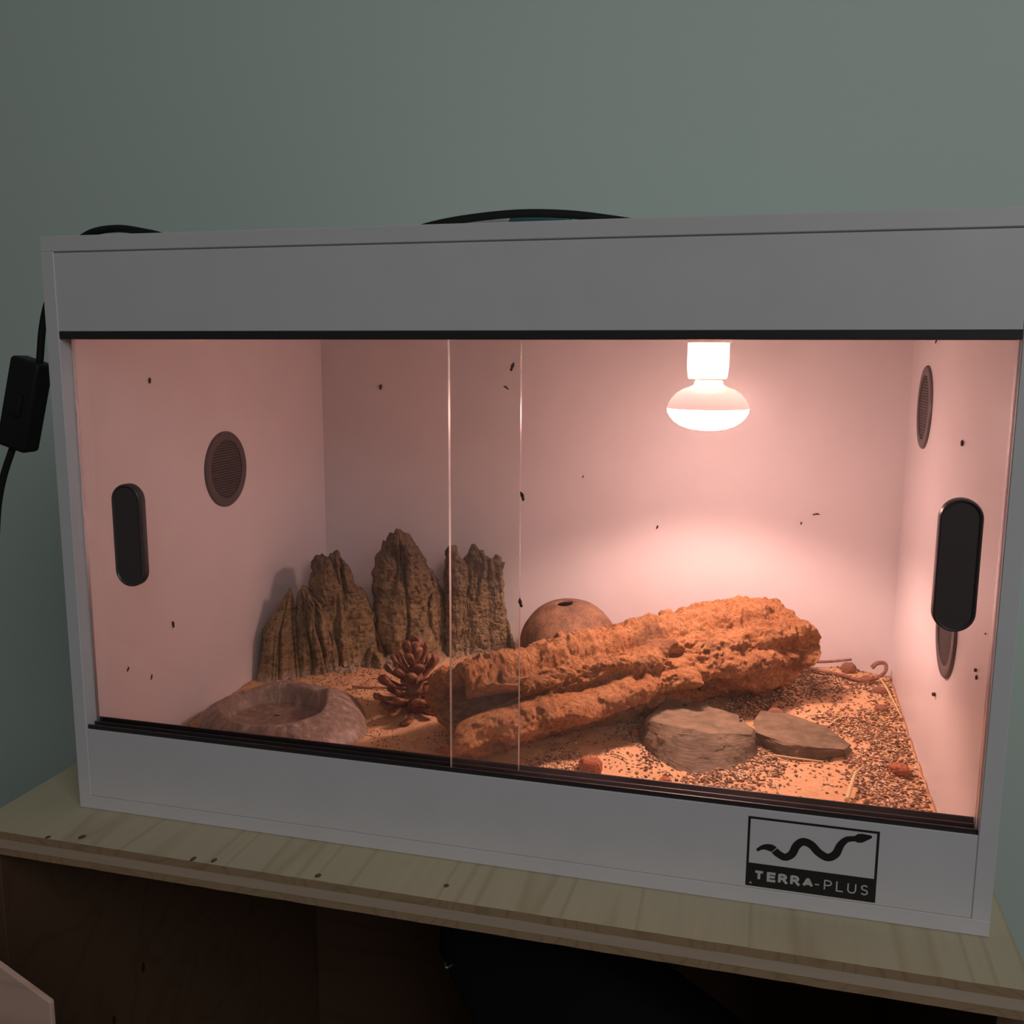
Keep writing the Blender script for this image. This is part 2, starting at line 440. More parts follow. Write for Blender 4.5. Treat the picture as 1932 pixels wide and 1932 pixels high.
def flat(name, polys, m, parent, y, dy=0.00025):
    bm = bmesh.new()
    for ip, p in enumerate(polys):
        a = [bm.verts.new((u, y, w)) for u, w in p]; fc = bm.faces.new(a)
        r = bmesh.ops.extrude_face_region(bm, geom=[fc]); bmesh.ops.translate(bm, verts=[g for g in r['geom'] if isinstance(g, bmesh.types.BMVert)], vec=(0, -dy * (1 + 0.035 * (ip % 9)), 0))
    return from_bm(name, bm, m, parent)


bw = 0.0018
emb = flat('emblem', [[(lx0, lz0), (lx1, lz0), (lx1, lzm), (lx0, lzm)], [(lx0, lzm), (lx0 + bw, lzm), (lx0 + bw, lz1), (lx0, lz1)], [(lx1 - bw, lzm), (lx1, lzm), (lx1, lz1), (lx1 - bw, lz1)], [(lx0 + bw, lz1 - bw), (lx1 - bw, lz1 - bw), (lx1 - bw, lz1), (lx0 + bw, lz1)]], M_print, viv, ly)
tag(emb, 'black framed printed emblem with snake and lettering')
sn = catmull([(0.6297, 0, 0.0469), (0.6325, 0, 0.0490), (0.6362, 0, 0.0499), (0.6406, 0, 0.0492), (0.6445, 0, 0.0459), (0.6502, 0, 0.0434), (0.6553, 0, 0.0468), (0.6583, 0, 0.0540), (0.6630, 0, 0.0582), (0.6692, 0, 0.0566), (0.6750, 0, 0.0510), (0.6819, 0, 0.0478), (0.6876, 0, 0.0516), (0.6906, 0, 0.0592), (0.6948, 0, 0.0644), (0.7007, 0, 0.0661)], 7)
tn = np.gradient(sn, axis=0); tn /= np.linalg.norm(tn, axis=1)[:, None]; nn = np.stack([-tn[:, 2], 0 * tn[:, 0], tn[:, 0]], -1)
uu = np.linspace(0, 1, len(sn)); wd = 0.0013 + 0.0016 * sstep(0, 0.2, uu) + 0.0002 * sstep(0.3, 0.5, uu) - 0.0010 * sstep(0.78, 1.0, uu)
A_, B_ = sn + nn * wd[:, None], sn - nn * wd[:, None]
polys = []
for i in range(len(sn) - 1):
    if i == 23: continue
    polys.append([(A_[i][0], A_[i][2]), (B_[i][0], B_[i][2]), (B_[i + 1][0], B_[i + 1][2]), (A_[i + 1][0], A_[i + 1][2])])
polys.append([(0.6297 + 0.0013 * math.cos(a), 0.0469 + 0.0013 * math.sin(a)) for a in np.linspace(0, 2 * PI, 14, endpoint=False)])
polys.append([(0.7000, 0.0678), (0.7003, 0.0644), (0.7030, 0.0632), (0.7062, 0.0636), (0.7128, 0.0682), (0.7130, 0.0696), (0.7122, 0.0702), (0.7060, 0.0708), (0.7028, 0.0702)])
flat('snake_figure', polys, M_print, emb, ly)

# lettering as strokes (unit letters 0..1 high)


def arc(cx, cy, rx, ry, a0, a1, n=9): return [(cx + rx * math.cos(math.radians(a0 + (a1 - a0) * k / n)), cy + ry * math.sin(math.radians(a0 + (a1 - a0) * k / n))) for k in range(n + 1)]


GL = {
    'T': (0.72, [[(0, 1), (0.72, 1)], [(0.36, 1), (0.36, 0)]]),
    'E': (0.55, [[(0.55, 1), (0, 1), (0, 0), (0.55, 0)], [(0, 0.52), (0.5, 0.52)]]),
    'R': (0.62, [[(0, 0), (0, 1), (0.3, 1)] + arc(0.3, 0.74, 0.27, 0.26, 90, -90) + [(0, 0.48)], [(0.3, 0.48), (0.62, 0)]]),
    'A': (0.74, [[(0, 0), (0.37, 1), (0.74, 0)], [(0.14, 0.3), (0.6, 0.3)]]),
    '-': (0.4, [[(0, 0.42), (0.4, 0.42)]]),
    'P': (0.58, [[(0, 0), (0, 1), (0.3, 1)] + arc(0.3, 0.73, 0.28, 0.27, 90, -90) + [(0, 0.46)]]),
    'L': (0.5, [[(0, 1), (0, 0), (0.5, 0)]]),
    'U': (0.66, [[(0, 1), (0, 0.33)] + arc(0.33, 0.33, 0.33, 0.33, 180, 360) + [(0.66, 1)]]),
    'S': (0.56, [arc(0.29, 0.755, 0.26, 0.245, 35, 270, 12) + arc(0.27, 0.255, 0.27, 0.255, 90, -145, 12)]),
}


def strokes(txt, x, z, h, w, gap):
    polys = []
    for ch in txt:
        adv, sts = GL[ch]
        for s in sts:
            pts = [(x + a * h, z + w / 2 + b * (h - w)) for a, b in s]
            for (p, q) in zip(pts[:-1], pts[1:]):
                dx, dz = q[0] - p[0], q[1] - p[1]; l = math.hypot(dx, dz)
                if l < 1e-9: continue
                e = w * 0.18 if len(s) > 4 else w * 0.5 * (1 if ch in 'EPLRU' else 0)
                ux, uz = dx / l, dz / l; nx, nz = -uz * w / 2, ux * w / 2
                polys.append([(p[0] - ux * e + nx, p[1] - uz * e + nz), (p[0] - ux * e - nx, p[1] - uz * e - nz), (q[0] + ux * e - nx, q[1] + uz * e - nz), (q[0] + ux * e + nx, q[1] + uz * e + nz)])
        x += adv * h + gap
    return polys, x


P1, xe = strokes('TERRA', 0.6283, 0.0210, 0.0082, 0.0021, 0.0041)
P2, xe2 = strokes('-', 0.6735, 0.0207, 0.0082, 0.0009, 0.0030)
P3, xe3 = strokes('PLUS', 0.6808, 0.0207, 0.0084, 0.0010, 0.0041)
tag(flat('lettering', P1 + P2 + P3, M_letter, emb, ly - 0.00026, 0.00012), 'pale capital lettering reading TERRA-PLUS')
flat('print_chip', [[(0.6238, 0.0183), (0.6256, 0.0172), (0.6257, 0.0192)]], M_letter, emb, ly - 0.00026, 0.00012)

# ------------------------------------------------------------------ heat lamp
# thin white socket shell, translucent so that an added light inside makes it glow
M_sock = mat('thin_white_socket', (0.88, 0.86, 0.83), 0.35, 0.4)
_t = N(M_sock, 'ShaderNodeBsdfTranslucent'); _t.inputs[0].default_value = (0.92, 0.9, 0.86, 1); _mx = N(M_sock, 'ShaderNodeMixShader'); _mx.inputs[0].default_value = 0.45
L(M_sock, M_sock.node_tree.nodes['Principled BSDF'].outputs[0], _mx.inputs[1]); L(M_sock, _t.outputs[0], _mx.inputs[2]); L(M_sock, _mx.outputs[0], M_sock.node_tree.nodes['Material Output'].inputs['Surface'])
BX, BY, BZ = 0.5600, 0.31, 0.3775     # centre of the bulb's widest ring
lamp = empty('heat_lamp', (BX, BY, H - T), 'lit reflector heat bulb in a white socket under the enclosure ceiling', 'lamp')
LZ = H - T
v, f = lathe([(0.0003, LZ - 0.0002), (0.032, LZ - 0.0002), (0.033, LZ - 0.012), (0.0295, 0.4640), (0.0270, 0.4500), (0.0232, 0.4445), (0.0003, 0.4445)], 48, (BX - 0.0015, BY, 0)); mesh_obj('socket_base', v, f, M_socket, lamp, True).data.set_sharp_from_angle(angle=math.radians(35))
v, f = lathe([(0.0215, 0.4448), (0.0216, 0.4200), (0.0205, 0.4085), (0.0195, 0.4068), (0.0178, 0.4075), (0.0180, 0.4200), (0.0182, 0.4443)], 48, (BX - 0.0015, BY, 0)); mesh_obj('socket', v, f, M_sock, lamp, True).data.set_sharp_from_angle(angle=math.radians(35))


def glow(name, base_col, col, strength, rough=0.2):
    m = mat(name, base_col, rough, 0.5); b = m.node_tree.nodes['Principled BSDF']
    b.inputs['Emission Color'].default_value = (*col, 1); b.inputs['Emission Strength'].default_value = strength
    return m


LAMPC = (1.0, 0.55, 0.455)
M_dome = glow('lit_frosted_dome', (0.9, 0.85, 0.8), (1.0, 0.54, 0.48), 51.0)
M_neck = glow('lit_bulb_neck', (0.75, 0.6, 0.55), (1.0, 0.50, 0.43), 1.5, 0.12)
M_screw = mat('bulb_screw_metal', (0.6, 0.45, 0.38), 0.3, 0.5, 0.7)
RB = 0.0428
v, f = lathe([(0.0128, 0.4140), (0.0132, 0.4060), (0.0150, 0.4035), (0.0152, 0.4012), (0.0170, 0.4000), (0.0200, 0.3985), (0.0270, 0.3960), (0.0340, 0.3915), (0.0390, 0.3855), (0.0418, 0.3800), (RB, 0.3760)], 64, (BX, BY, 0))
_b = M_neck.node_tree.nodes['Principled BSDF']; _s0 = N(M_neck, 'ShaderNodeSeparateXYZ'); L(M_neck, N(M_neck, 'ShaderNodeNewGeometry').outputs['Position'], _s0.inputs[0])
_mr = N(M_neck, 'ShaderNodeMapRange'); L(M_neck, _s0.outputs['Z'], _mr.inputs[0]); _mr.inputs[1].default_value = 0.376; _mr.inputs[2].default_value = 0.402; _mr.inputs[3].default_value = 1.05; _mr.inputs[4].default_value = 1.75
L(M_neck, _mr.outputs[0], _b.inputs['Emission Strength'])
bulb = mesh_obj('bulb', v, f, M_neck, lamp, True); tag(bulb, 'pinkish silvered reflector bulb glass')
v, f = lathe([(RB, 0.3760), (0.0422, 0.3718), (0.0395, 0.3670), (0.0350, 0.3620), (0.0285, 0.3578), (0.0200, 0.3548), (0.0100, 0.3532), (0.0003, 0.3528)], 64, (BX, BY, 0)); tag(mesh_obj('bulb_dome', v, f, M_dome, bulb, True), 'glowing frosted front of the bulb')
v, f = lathe([(0.0134, 0.4145), (0.0134, 0.4128), (0.0141, 0.4120), (0.0134, 0.4108), (0.0141, 0.4096), (0.0134, 0.4085), (0.0140, 0.4072), (0.0132, 0.4058)], 40, (BX, BY, 0)); tag(mesh_obj('screw_cap', v, f, M_screw, bulb, True), 'metal screw cap of the bulb')
sp = bpy.data.lights.new('bulb_beam', 'SPOT'); sp.energy = 4.3; sp.color = LAMPC; sp.spot_size = math.radians(130); sp.spot_blend = 0.42; sp.shadow_soft_size = 0.016
nl_ = bpy.data.lights.new('socket_glow_light', 'POINT'); nl_.energy = 0.32; nl_.color = (1.0, 0.72, 0.60); nl_.shadow_soft_size = 0.006  # the point light is added inside the socket to brighten its shell
nlo = bpy.data.objects.new('socket_glow_light', nl_); C.objects.link(nlo); nlo.parent = lamp; nlo.location = (0, 0, 0.4290 - LZ)
spo = bpy.data.objects.new('bulb_beam', sp); C.objects.link(spo); spo.parent = lamp; spo.location = (0, 0, 0.3350 - LZ)

# ------------------------------------------------------------------ sand bed


def ground(x, y):
    x = np.asarray(x, float); y = np.asarray(y, float)
    P = np.stack([x, y, x * 0], -1)
    h = 0.0235 + 0.0085 * sstep(0.25, 0.52, y) + 0.004 * sstep(0.34, 0.10, x) * sstep(0.08, 0.3, y)
    h = h + 0.0034 * fbm(P * 14, 3, 3) + 0.0030 * fbm(P * 48, 4, 7)
    h = h + 0.007 * np.exp(-(((x - 0.72) / 0.05) ** 2 + ((y - 0.50) / 0.035) ** 2)) - 0.004 * np.exp(-(((x - 0.225) / 0.05) ** 2 + ((y - 0.215) / 0.03) ** 2))
    return h


M_sand = mat('orange_sand', (0.6, 0.34, 0.18), 0.95, 0.1)
_v = coords(M_sand)
_c1 = ramp(M_sand, noise(M_sand, _v, 38, 5, 0.6), [(0.30, (0.50, 0.25, 0.12)), (0.55, (0.66, 0.36, 0.18)), (0.75, (0.58, 0.30, 0.14))])
_c2 = ramp(M_sand, noise(M_sand, _v, 900, 3, 0.6), [(0.30, (0.22, 0.10, 0.04)), (0.44, (0.78, 0.50, 0.28)), (0.70, (0.80, 0.56, 0.34))])
base(M_sand, mixc(M_sand, 0.55, _c1, _c2, 'MIX')); bump(M_sand, noise(M_sand, _v, 700, 4, 0.7), 0.7, 0.0012)
nx, ny = 330, 222
gx = np.linspace(T + 0.0006, Wd - T - 0.0006, nx); gy = np.linspace(0.0215, D - 0.0006, ny)
GX, GY = np.meshgrid(gx, gy, indexing='ij'); GZ = ground(GX, GY) + 0.0005 * perlin(np.stack([GX * 320, GY * 320, GX * 0], -1), 5)
top = np.stack([GX, GY, GZ], -1).reshape(-1, 3); nT = len(top)
fs = grid_faces(nx, ny, wrap_v=False)[:, ::-1].tolist()
rim = [i * ny for i in range(nx)] + [(nx - 1) * ny + j for j in range(1, ny)] + [i * ny + ny - 1 for i in range(nx - 2, -1, -1)] + [j for j in range(ny - 2, 0, -1)]
bot = top[rim].copy(); bot[:, 2] = T + 0.0004
for k in range(len(rim)):
    k2 = (k + 1) % len(rim); fs.append([rim[k], nT + k, nT + k2, rim[k2]])
sand = mesh_obj('sand_bed', np.concatenate([top, bot]), fs, M_sand, None, True)
tag(sand, 'orange-brown sand layer covering the floor inside the vivarium', 'sand', kind='stuff')

# loose seeds, husks and chips: thousands of small flattened grains, dense on the right, thin on bare sand
NH = 21000
hx = RNG.uniform(T + 0.004, Wd - T - 0.004, NH * 4); hy = RNG.uniform(0.10, D - 0.004, NH * 4)
den = 0.34 + 1.0 * sstep(0.30, 0.55, hx) + 0.8 * sstep(0.25, 0.4, hy) * sstep(0.5, 0.62, hx)
den = den * (0.12 + 1.2 * sstep(-0.14, 0.16, fbm(np.stack([hx * 11, hy * 11, hx * 0], -1), 3, 21)))
den = den * (1 - 0.85 * np.exp(-(((hx - 0.66) / 0.055) ** 2 + ((hy - 0.165) / 0.035) ** 2))) * (1 - 0.7 * np.exp(-(((hx - 0.66) / 0.05) ** 2 + ((hy - 0.385) / 0.02) ** 2)))
keep = RNG.uniform(0, 1.5, NH * 4) < den; hx = hx[keep][:NH]; hy = hy[keep][:NH]; n = len(hx)
hz = ground(hx, hy)
ta = RNG.uniform(0, 2 * PI, n); tilt = RNG.uniform(-0.5, 0.5, n); ln = RNG.uniform(0.0010, 0.0029, n) * (0.7 + 0.45 * sstep(0.3, 0.6, hx)); wdh = ln * RNG.uniform(0.35, 0.75, n); th = wdh * RNG.uniform(0.3, 0.7, n)
ax = np.stack([np.cos(ta) * np.cos(tilt), np.sin(ta) * np.cos(tilt), np.sin(tilt)], -1); ay = np.stack([-np.sin(ta), np.cos(ta), 0 * ta], -1); az = np.cross(ax, ay)
cc = np.stack([hx, hy, hz + th * 0.6 + 0.0003], -1)
oct_ = [ax * ln[:, None], -ax * ln[:, None], ay * wdh[:, None], -ay * wdh[:, None], az * th[:, None], -az * th[:, None]]
hv = np.stack([cc + o for o in oct_], 1).reshape(-1, 3)
tri = np.array([(0, 2, 4), (2, 1, 4), (1, 3, 4), (3, 0, 4), (2, 0, 5), (1, 2, 5), (3, 1, 5), (0, 3, 5)])
hf = (np.arange(n)[:, None, None] * 6 + tri[None]).reshape(-1, 3)
cls = RNG.choice(5, n, p=[0.27, 0.26, 0.22, 0.15, 0.10])
husk_m = [mat('dark_husk', (0.16, 0.075, 0.04), 0.6), mat('brown_husk', (0.30, 0.155, 0.08), 0.6), mat('tan_husk', (0.48, 0.29, 0.15), 0.6), mat('ochre_seed', (0.62, 0.42, 0.22), 0.5), mat('pale_seed', (0.80, 0.68, 0.48), 0.45)]
hk = mesh_obj('seed_husk_litter', hv, hf, husk_m, None, True, np.repeat(cls, 8))
tag(hk, 'loose brown and pale seeds and husks strewn over the sand', 'litter', kind='stuff')

# ------------------------------------------------------------------ resin rock ornament (diagonal across the rear left corner)
M_rock = mat('olive_resin_rock', (0.3, 0.22, 0.12), 0.8, 0.25)
_v = coords(M_rock); _vs = coords(M_rock, (1, 1, 1.7))
_a = ramp(M_rock, noise(M_rock, _v, 26, 5, 0.6), [(0.30, (0.13, 0.09, 0.047)), (0.50, (0.40, 0.285, 0.145)), (0.72, (0.58, 0.41, 0.20))])
_b = ramp(M_rock, noise(M_rock, _vs, 120, 5, 0.7), [(0.40, (0.055, 0.037, 0.024)), (0.50, (0.44, 0.32, 0.175)), (0.68, (0.70, 0.54, 0.32))])
_c = mixc(M_rock, 0.5, _a, _b)
# darker grey-brown towards the tips, whitish mineral crust at the foot
_g = N(M_rock, 'ShaderNodeNewGeometry'); _s = N(M_rock, 'ShaderNodeSeparateXYZ'); L(M_rock, _g.outputs['Position'], _s.inputs[0])


def zmask(m, z0, z1, nz, amp):
    ma = N(m, 'ShaderNodeMath', operation='MULTIPLY_ADD'); L(m, nz, ma.inputs[0]); ma.inputs[1].default_value = amp; L(m, _s.outputs['Z'], ma.inputs[2])
    mr = N(m, 'ShaderNodeMapRange'); L(m, ma.outputs[0], mr.inputs[0]); mr.inputs[1].default_value = z0; mr.inputs[2].default_value = z1; return mr.outputs[0]


_nz = noise(M_rock, _v, 60, 4, 0.6)
_c = mixc(M_rock, zmask(M_rock, 0.125, 0.205, _nz, 0.05), _c, mixc(M_rock, 0.62, _c, (0.13, 0.105, 0.095)))
_nz2 = noise(M_rock, _v, 260, 3, 0.7)
_cr = ramp(M_rock, zmask(M_rock, 0.0, 0.1, _nz2, 0.045), [(0.49, (1, 1, 1)), (0.64, (0, 0, 0))])
_c = mixc(M_rock, _cr, _c, (0.72, 0.60, 0.50)); base(M_rock, _c)
bump(M_rock, noise(M_rock, _vs, 120, 6, 0.75), 1.0, 0.006)

RD = np.array([0.275, 0.18, 0.0]); RD /= np.linalg.norm(RD); RN = np.array([-RD[1], RD[0], 0.0]); RO = np.array([0.02, 0.31, 0.0])
rock = empty('rock_ornament', tuple(RO + RD * 0.17 + RN * 0.03 + np.array([0, 0, 0.02])), 'brown resin rock ridge with jagged spires in the rear left corner', 'rock')


def rock_shell(left, right, off, dmax, seed, nz=190, na=150):
    """a ragged slab spire from its two flanks (s, z), foot to tip: deep vertical flutes, bedding ledges, cracks"""
    Lp, Rp = np.array(left), np.array(right); z0 = max(Lp[0, 1], Rp[0, 1]); z1 = min(Lp[-1, 1], Rp[-1, 1])
    k = np.linspace(0, 1, nz); z = z0 + (z1 - z0) * (1 - (1 - k) ** 1.25)
    sl = np.interp(z, Lp[:, 1], Lp[:, 0]); sr = np.interp(z, Rp[:, 1], Rp[:, 0])
    c = ((sl + sr) / 2)[:, None]; w = np.maximum((sr - sl) / 2, 0.0012)[:, None]; z = z[:, None]
    a = np.linspace(0, 2 * PI, na, endpoint=False)[None, :]; ca, sa = np.cos(a), np.sin(a)
    sq = (np.abs(ca) ** 2.6 + np.abs(sa) ** 2.6) ** (-1 / 2.6)
    dep = np.minimum(dmax, w * 1.15 + 0.002) * (1 + 0.12 * (1 - k[:, None]) ** 3)
    s = c + w * ca * sq; o = dep * sa * sq; Z = z + 0 * a
    zero = 0 * Z
    warp = 0.0085 * perlin(np.stack([zero + seed, Z * 28, s * 22], -1), seed)
    fl = np.abs(perlin(np.stack([(s + warp) * 50, Z * 5, zero + seed + 0.5 + np.sign(sa) * 2], -1), seed + 1)) + 0.3 * np.abs(perlin(np.stack([(s + warp) * 150, Z * 11, zero + seed + np.sign(sa)], -1), seed + 2))
    groove = np.clip(0.15 - fl, 0, 1) / 0.15
    col = np.floor((s + warp) * 95 + seed); zz = Z + 0.016 * perlin(np.stack([col * 0.73, zero, zero], -1), seed + 3) + 0.0050 * perlin(np.stack([s * 90, zero, Z * 45], -1), seed + 4)
    led = perlin(np.stack([col * 1.31, np.floor(zz * 95) * 0.77, zero + seed], -1), seed + 5)
    bed = sstep(0.10, 0.0, np.abs((zz * 95) % 1.0 - 0.5) * 2 % 1.0 * 0 + np.minimum((zz * 95) % 1.0, 1 - (zz * 95) % 1.0))
    P = np.stack([s, o, Z], -1)
    d = 0.0045 - 0.0175 * groove + 0.0058 * led - 0.0034 * bed * sstep(-0.2, 0.2, perlin(P * 60, seed + 15)) + 0.0075 * fbm(P * np.array([62, 62, 50]), 4, seed + 6) + 0.0026 * ridged(P * np.array([170, 170, 210]), 3, seed + 7)
    lim = np.minimum(1.0, (w / 0.011)) * (0.25 + 0.75 * np.abs(sa) ** 0.8)
    o = o + np.sign(sa) * np.abs(sa) ** 0.6 * d * lim
    s = s + (0.0034 * led + 0.0042 * fbm(P * 100, 3, seed + 9)) * ca * np.minimum(1, w / 0.008)
    Z = Z + (0.0120 * perlin(np.stack([s * 125, o * 60, zero + seed], -1), seed + 8)) * sstep(0.62, 1, k)[:, None]
    pos = RO + RD * s[..., None] + RN * (off + o)[..., None]; pos[..., 2] = Z
    pos[..., 0] = np.maximum(pos[..., 0], T + 0.0012); pos[..., 1] = np.minimum(pos[..., 1], D - 0.0012)
    f = grid_faces(nz, na).tolist() + [list(range((nz - 1) * na, nz * na))]
    return pos.reshape(-1, 3), f


def spire(shells, seed0):
    V = []; F = []; b = 0
    for i, q in enumerate(shells):
        v, f = rock_shell(*q, seed0 + i * 11); V.append(v); F += [[x + b for x in q2] for q2 in f]; b += len(v)
    o = mesh_obj('rock_spire', np.concatenate(V), F, M_rock, rock, True); o.data.set_sharp_from_angle(angle=math.radians(50)); return o


spire([([(-0.010, 0.014), (-0.0062, 0.028), (-0.0043, 0.056), (-0.0015, 0.083), (0.0051, 0.0864), (0.0161, 0.111), (0.0266, 0.120), (0.0323, 0.1234), (0.0400, 0.1385)], [(0.058, 0.014), (0.055, 0.06), (0.050, 0.11), (0.0481, 0.122), (0.0466, 0.132), (0.0415, 0.1385)], 0.008, 0.017, 3),
       ([(0.044, 0.014), (0.046, 0.10), (0.0479, 0.122), (0.0492, 0.132), (0.0550, 0.1410)], [(0.1020, 0.014), (0.0947, 0.057), (0.0858, 0.088), (0.0835, 0.108), (0.0771, 0.120), (0.0661, 0.131), (0.0570, 0.1410)], 0.006, 0.017, 21)], 3)
spire([([(0.060, 0.014), (0.0614, 0.087), (0.0639, 0.140), (0.0701, 0.1557), (0.0697, 0.167), (0.0744, 0.1735), (0.0830, 0.1770)], [(0.128, 0.014), (0.122, 0.08), (0.110, 0.13), (0.0985, 0.160), (0.0925, 0.1720), (0.0860, 0.1770)], 0.020, 0.018, 40),
       ([(0.080, 0.014), (0.082, 0.12), (0.0885, 0.165), (0.0945, 0.176), (0.1000, 0.1805)], [(0.1560, 0.014), (0.152, 0.067), (0.1495, 0.0955), (0.1391, 0.121), (0.1218, 0.142), (0.1191, 0.153), (0.1079, 0.173), (0.1035, 0.1805)], 0.025, 0.016, 55)], 40)
spire([([(0.166, 0.014), (0.1649, 0.030), (0.1562, 0.057), (0.1499, 0.099), (0.1482, 0.136), (0.150, 0.154), (0.1552, 0.171), (0.1625, 0.189)], [(0.196, 0.014), (0.190, 0.10), (0.182, 0.16), (0.1674, 0.187), (0.1650, 0.189)], 0.022, 0.017, 80),
       ([(0.170, 0.012), (0.160, 0.06), (0.156, 0.11), (0.160, 0.165), (0.1665, 0.187), (0.1716, 0.1968), (0.1785, 0.2045)], [(0.2330, 0.012), (0.2340, 0.06), (0.2310, 0.11), (0.2190, 0.150), (0.2050, 0.180), (0.1930, 0.198), (0.1825, 0.2045)], 0.016, 0.019, 91),
       ([(0.185, 0.012), (0.180, 0.09), (0.184, 0.15), (0.186, 0.1990)], [(0.2440, 0.012), (0.2456, 0.039), (0.2466, 0.0913), (0.2430, 0.117), (0.2308, 0.142), (0.2146, 0.170), (0.2006, 0.1912), (0.1900, 0.1990)], 0.031, 0.016, 107)], 80)
spire([([(0.2425, 0.014), (0.2440, 0.109), (0.2459, 0.177), (0.2500, 0.1805)], [(0.2790, 0.014), (0.2760, 0.10), (0.2712, 0.1552), (0.2628, 0.164), (0.2590, 0.179), (0.2560, 0.1805)], 0.015, 0.017, 120),
       ([(0.2720, 0.014), (0.2730, 0.10), (0.2725, 0.155), (0.2817, 0.1745), (0.2850, 0.1780)], [(0.3100, 0.014), (0.3060, 0.10), (0.3010, 0.150), (0.2986, 0.161), (0.2923, 0.1735), (0.2890, 0.1780)], 0.019, 0.017, 133),
       ([(0.2960, 0.014), (0.2970, 0.12), (0.3000, 0.157), (0.3060, 0.1600)], [(0.3435, 0.014), (0.3401, 0.031), (0.3289, 0.0753), (0.3240, 0.1076), (0.3221, 0.157), (0.3180, 0.1600)], 0.013, 0.016, 147)], 120)
spire([([(0.1320, 0.014), (0.1330, 0.025), (0.1345, 0.047), (0.1400, 0.0530)], [(0.1600, 0.014), (0.1588, 0.022), (0.1562, 0.043), (0.1440, 0.0530)], 0.000, 0.010, 160)], 160)
spire([([(0.130, 0.012), (0.134, 0.026), (0.150, 0.037), (0.180, 0.0415)], [(0.262, 0.012), (0.255, 0.026), (0.235, 0.038), (0.200, 0.0415)], 0.006, 0.020, 180), ([(0.075, 0.012), (0.085, 0.028), (0.100, 0.034)], [(0.140, 0.012), (0.133, 0.026), (0.110, 0.034)], 0.002, 0.014, 191)], 180)

# ------------------------------------------------------------------ water dish
M_dish = mat('grey_brown_resin', (0.35, 0.25, 0.2), 0.5, 0.4)
_v = coords(M_dish, (1, 1, 0.35)); _n = noise(M_dish, _v, 130, 5, 0.65)
base(M_dish, ramp(M_dish, _n, [(0.34, (0.20, 0.145, 0.11)), (0.54, (0.30, 0.225, 0.18)), (0.76, (0.56, 0.47, 0.41))])); bump(M_dish, _n, 0.5, 0.002)
dish = empty('water_dish', (0.125, 0.18, 0.022), 'shallow grey-brown stone-look water dish in the front left corner', 'dish')
na = 200; a = np.linspace(0, 2 * PI, na, endpoint=False); dc = np.array([0.124, 0.178])


def lerp_ang(tab):
    ks = np.radians([t[0] for t in tab] + [tab[0][0] + 360]); vs = [t[1] for t in tab] + [tab[0][1]]
    aa = np.where(a < ks[0], a + 2 * PI, a); tt = np.interp(aa, ks, vs)
    k = np.ones(9) / 9; return np.convolve(np.concatenate([tt[-4:], tt, tt[:4]]), k, 'valid')


Ro = lerp_ang([(0, 0.094), (30, 0.088), (60, 0.100), (90, 0.104), (120, 0.112), (150, 0.106), (180, 0.104), (215, 0.090), (245, 0.078), (270, 0.070), (300, 0.078), (330, 0.094)])
Ri = lerp_ang([(0, 0.046), (30, 0.046), (60, 0.052), (90, 0.054), (120, 0.064), (150, 0.072), (180, 0.072), (215, 0.068), (245, 0.060), (270, 0.055), (300, 0.052), (330, 0.047)])
Hr = lerp_ang([(0, 0.050), (20, 0.056), (45, 0.062), (70, 0.052), (90, 0.054), (120, 0.056), (150, 0.050), (180, 0.050), (205, 0.056), (235, 0.050), (270, 0.049), (310, 0.050), (335, 0.050)])
rings = []
for (t, zf) in ((1.0, 0.0), (0.97, 0.16), (0.90, 0.34), (0.78, 0.52), (0.62, 0.68), (0.46, 0.80), (0.30, 0.90), (0.16, 0.965), (0.06, 1.0), (0.0, 0.985)):
    R_ = Ri + (Ro - Ri) * t; z = 0.019 + (Hr - 0.019) * zf; rings.append((R_, z))
for (q, zf) in ((0.965, 0.93), (0.94, 0.82), (0.91, 0.68), (0.88, 0.52), (0.84, 0.42), (0.74, 0.37), (0.5, 0.36), (0.25, 0.355), (0.02, 0.355)):
    rings.append((Ri * q, 0.019 + (0.047 - 0.019) * zf if zf < 0.6 else 0.019 + (Hr - 0.019) * zf))
V = []
for i, (R_, z) in enumerate(rings):
    P = np.stack([dc[0] + R_ * np.cos(a), dc[1] + R_ * np.sin(a), z + 0 * a], -1)
    fl = 0.0022 * perlin(np.stack([np.cos(a) * 7, np.sin(a) * 7, 0 * a + i * 0.12], -1), 4) * (1 if i < 8 else 0.3) + 0.0009 * fbm(P * 120, 3, 9)
    P[:, 0] += fl * np.cos(a); P[:, 1] += fl * np.sin(a); P[:, 2] += 0.6 * fl * (1 if 2 < i < 12 else 0); V.append(P)
bowl = mesh_obj('bowl', np.concatenate(V), grid_faces(len(rings), na), M_dish, dish, True)
M_water = mat('still_water', (0.30, 0.20, 0.15), 0.03, 0.5)
M_water.node_tree.nodes['Principled BSDF'].inputs['Alpha'].default_value = 0.25
rw = [(0.0002, 0.0), (0.5, 0.0), (0.885, 0.0)]
wv = np.concatenate([np.stack([dc[0] + Ri * s * np.cos(a), dc[1] + Ri * s * np.sin(a), 0 * a + 0.0335], -1) for s, _ in rw]); tag(mesh_obj('water', wv, grid_faces(3, na), M_water, dish, True), 'thin sheet of still water')

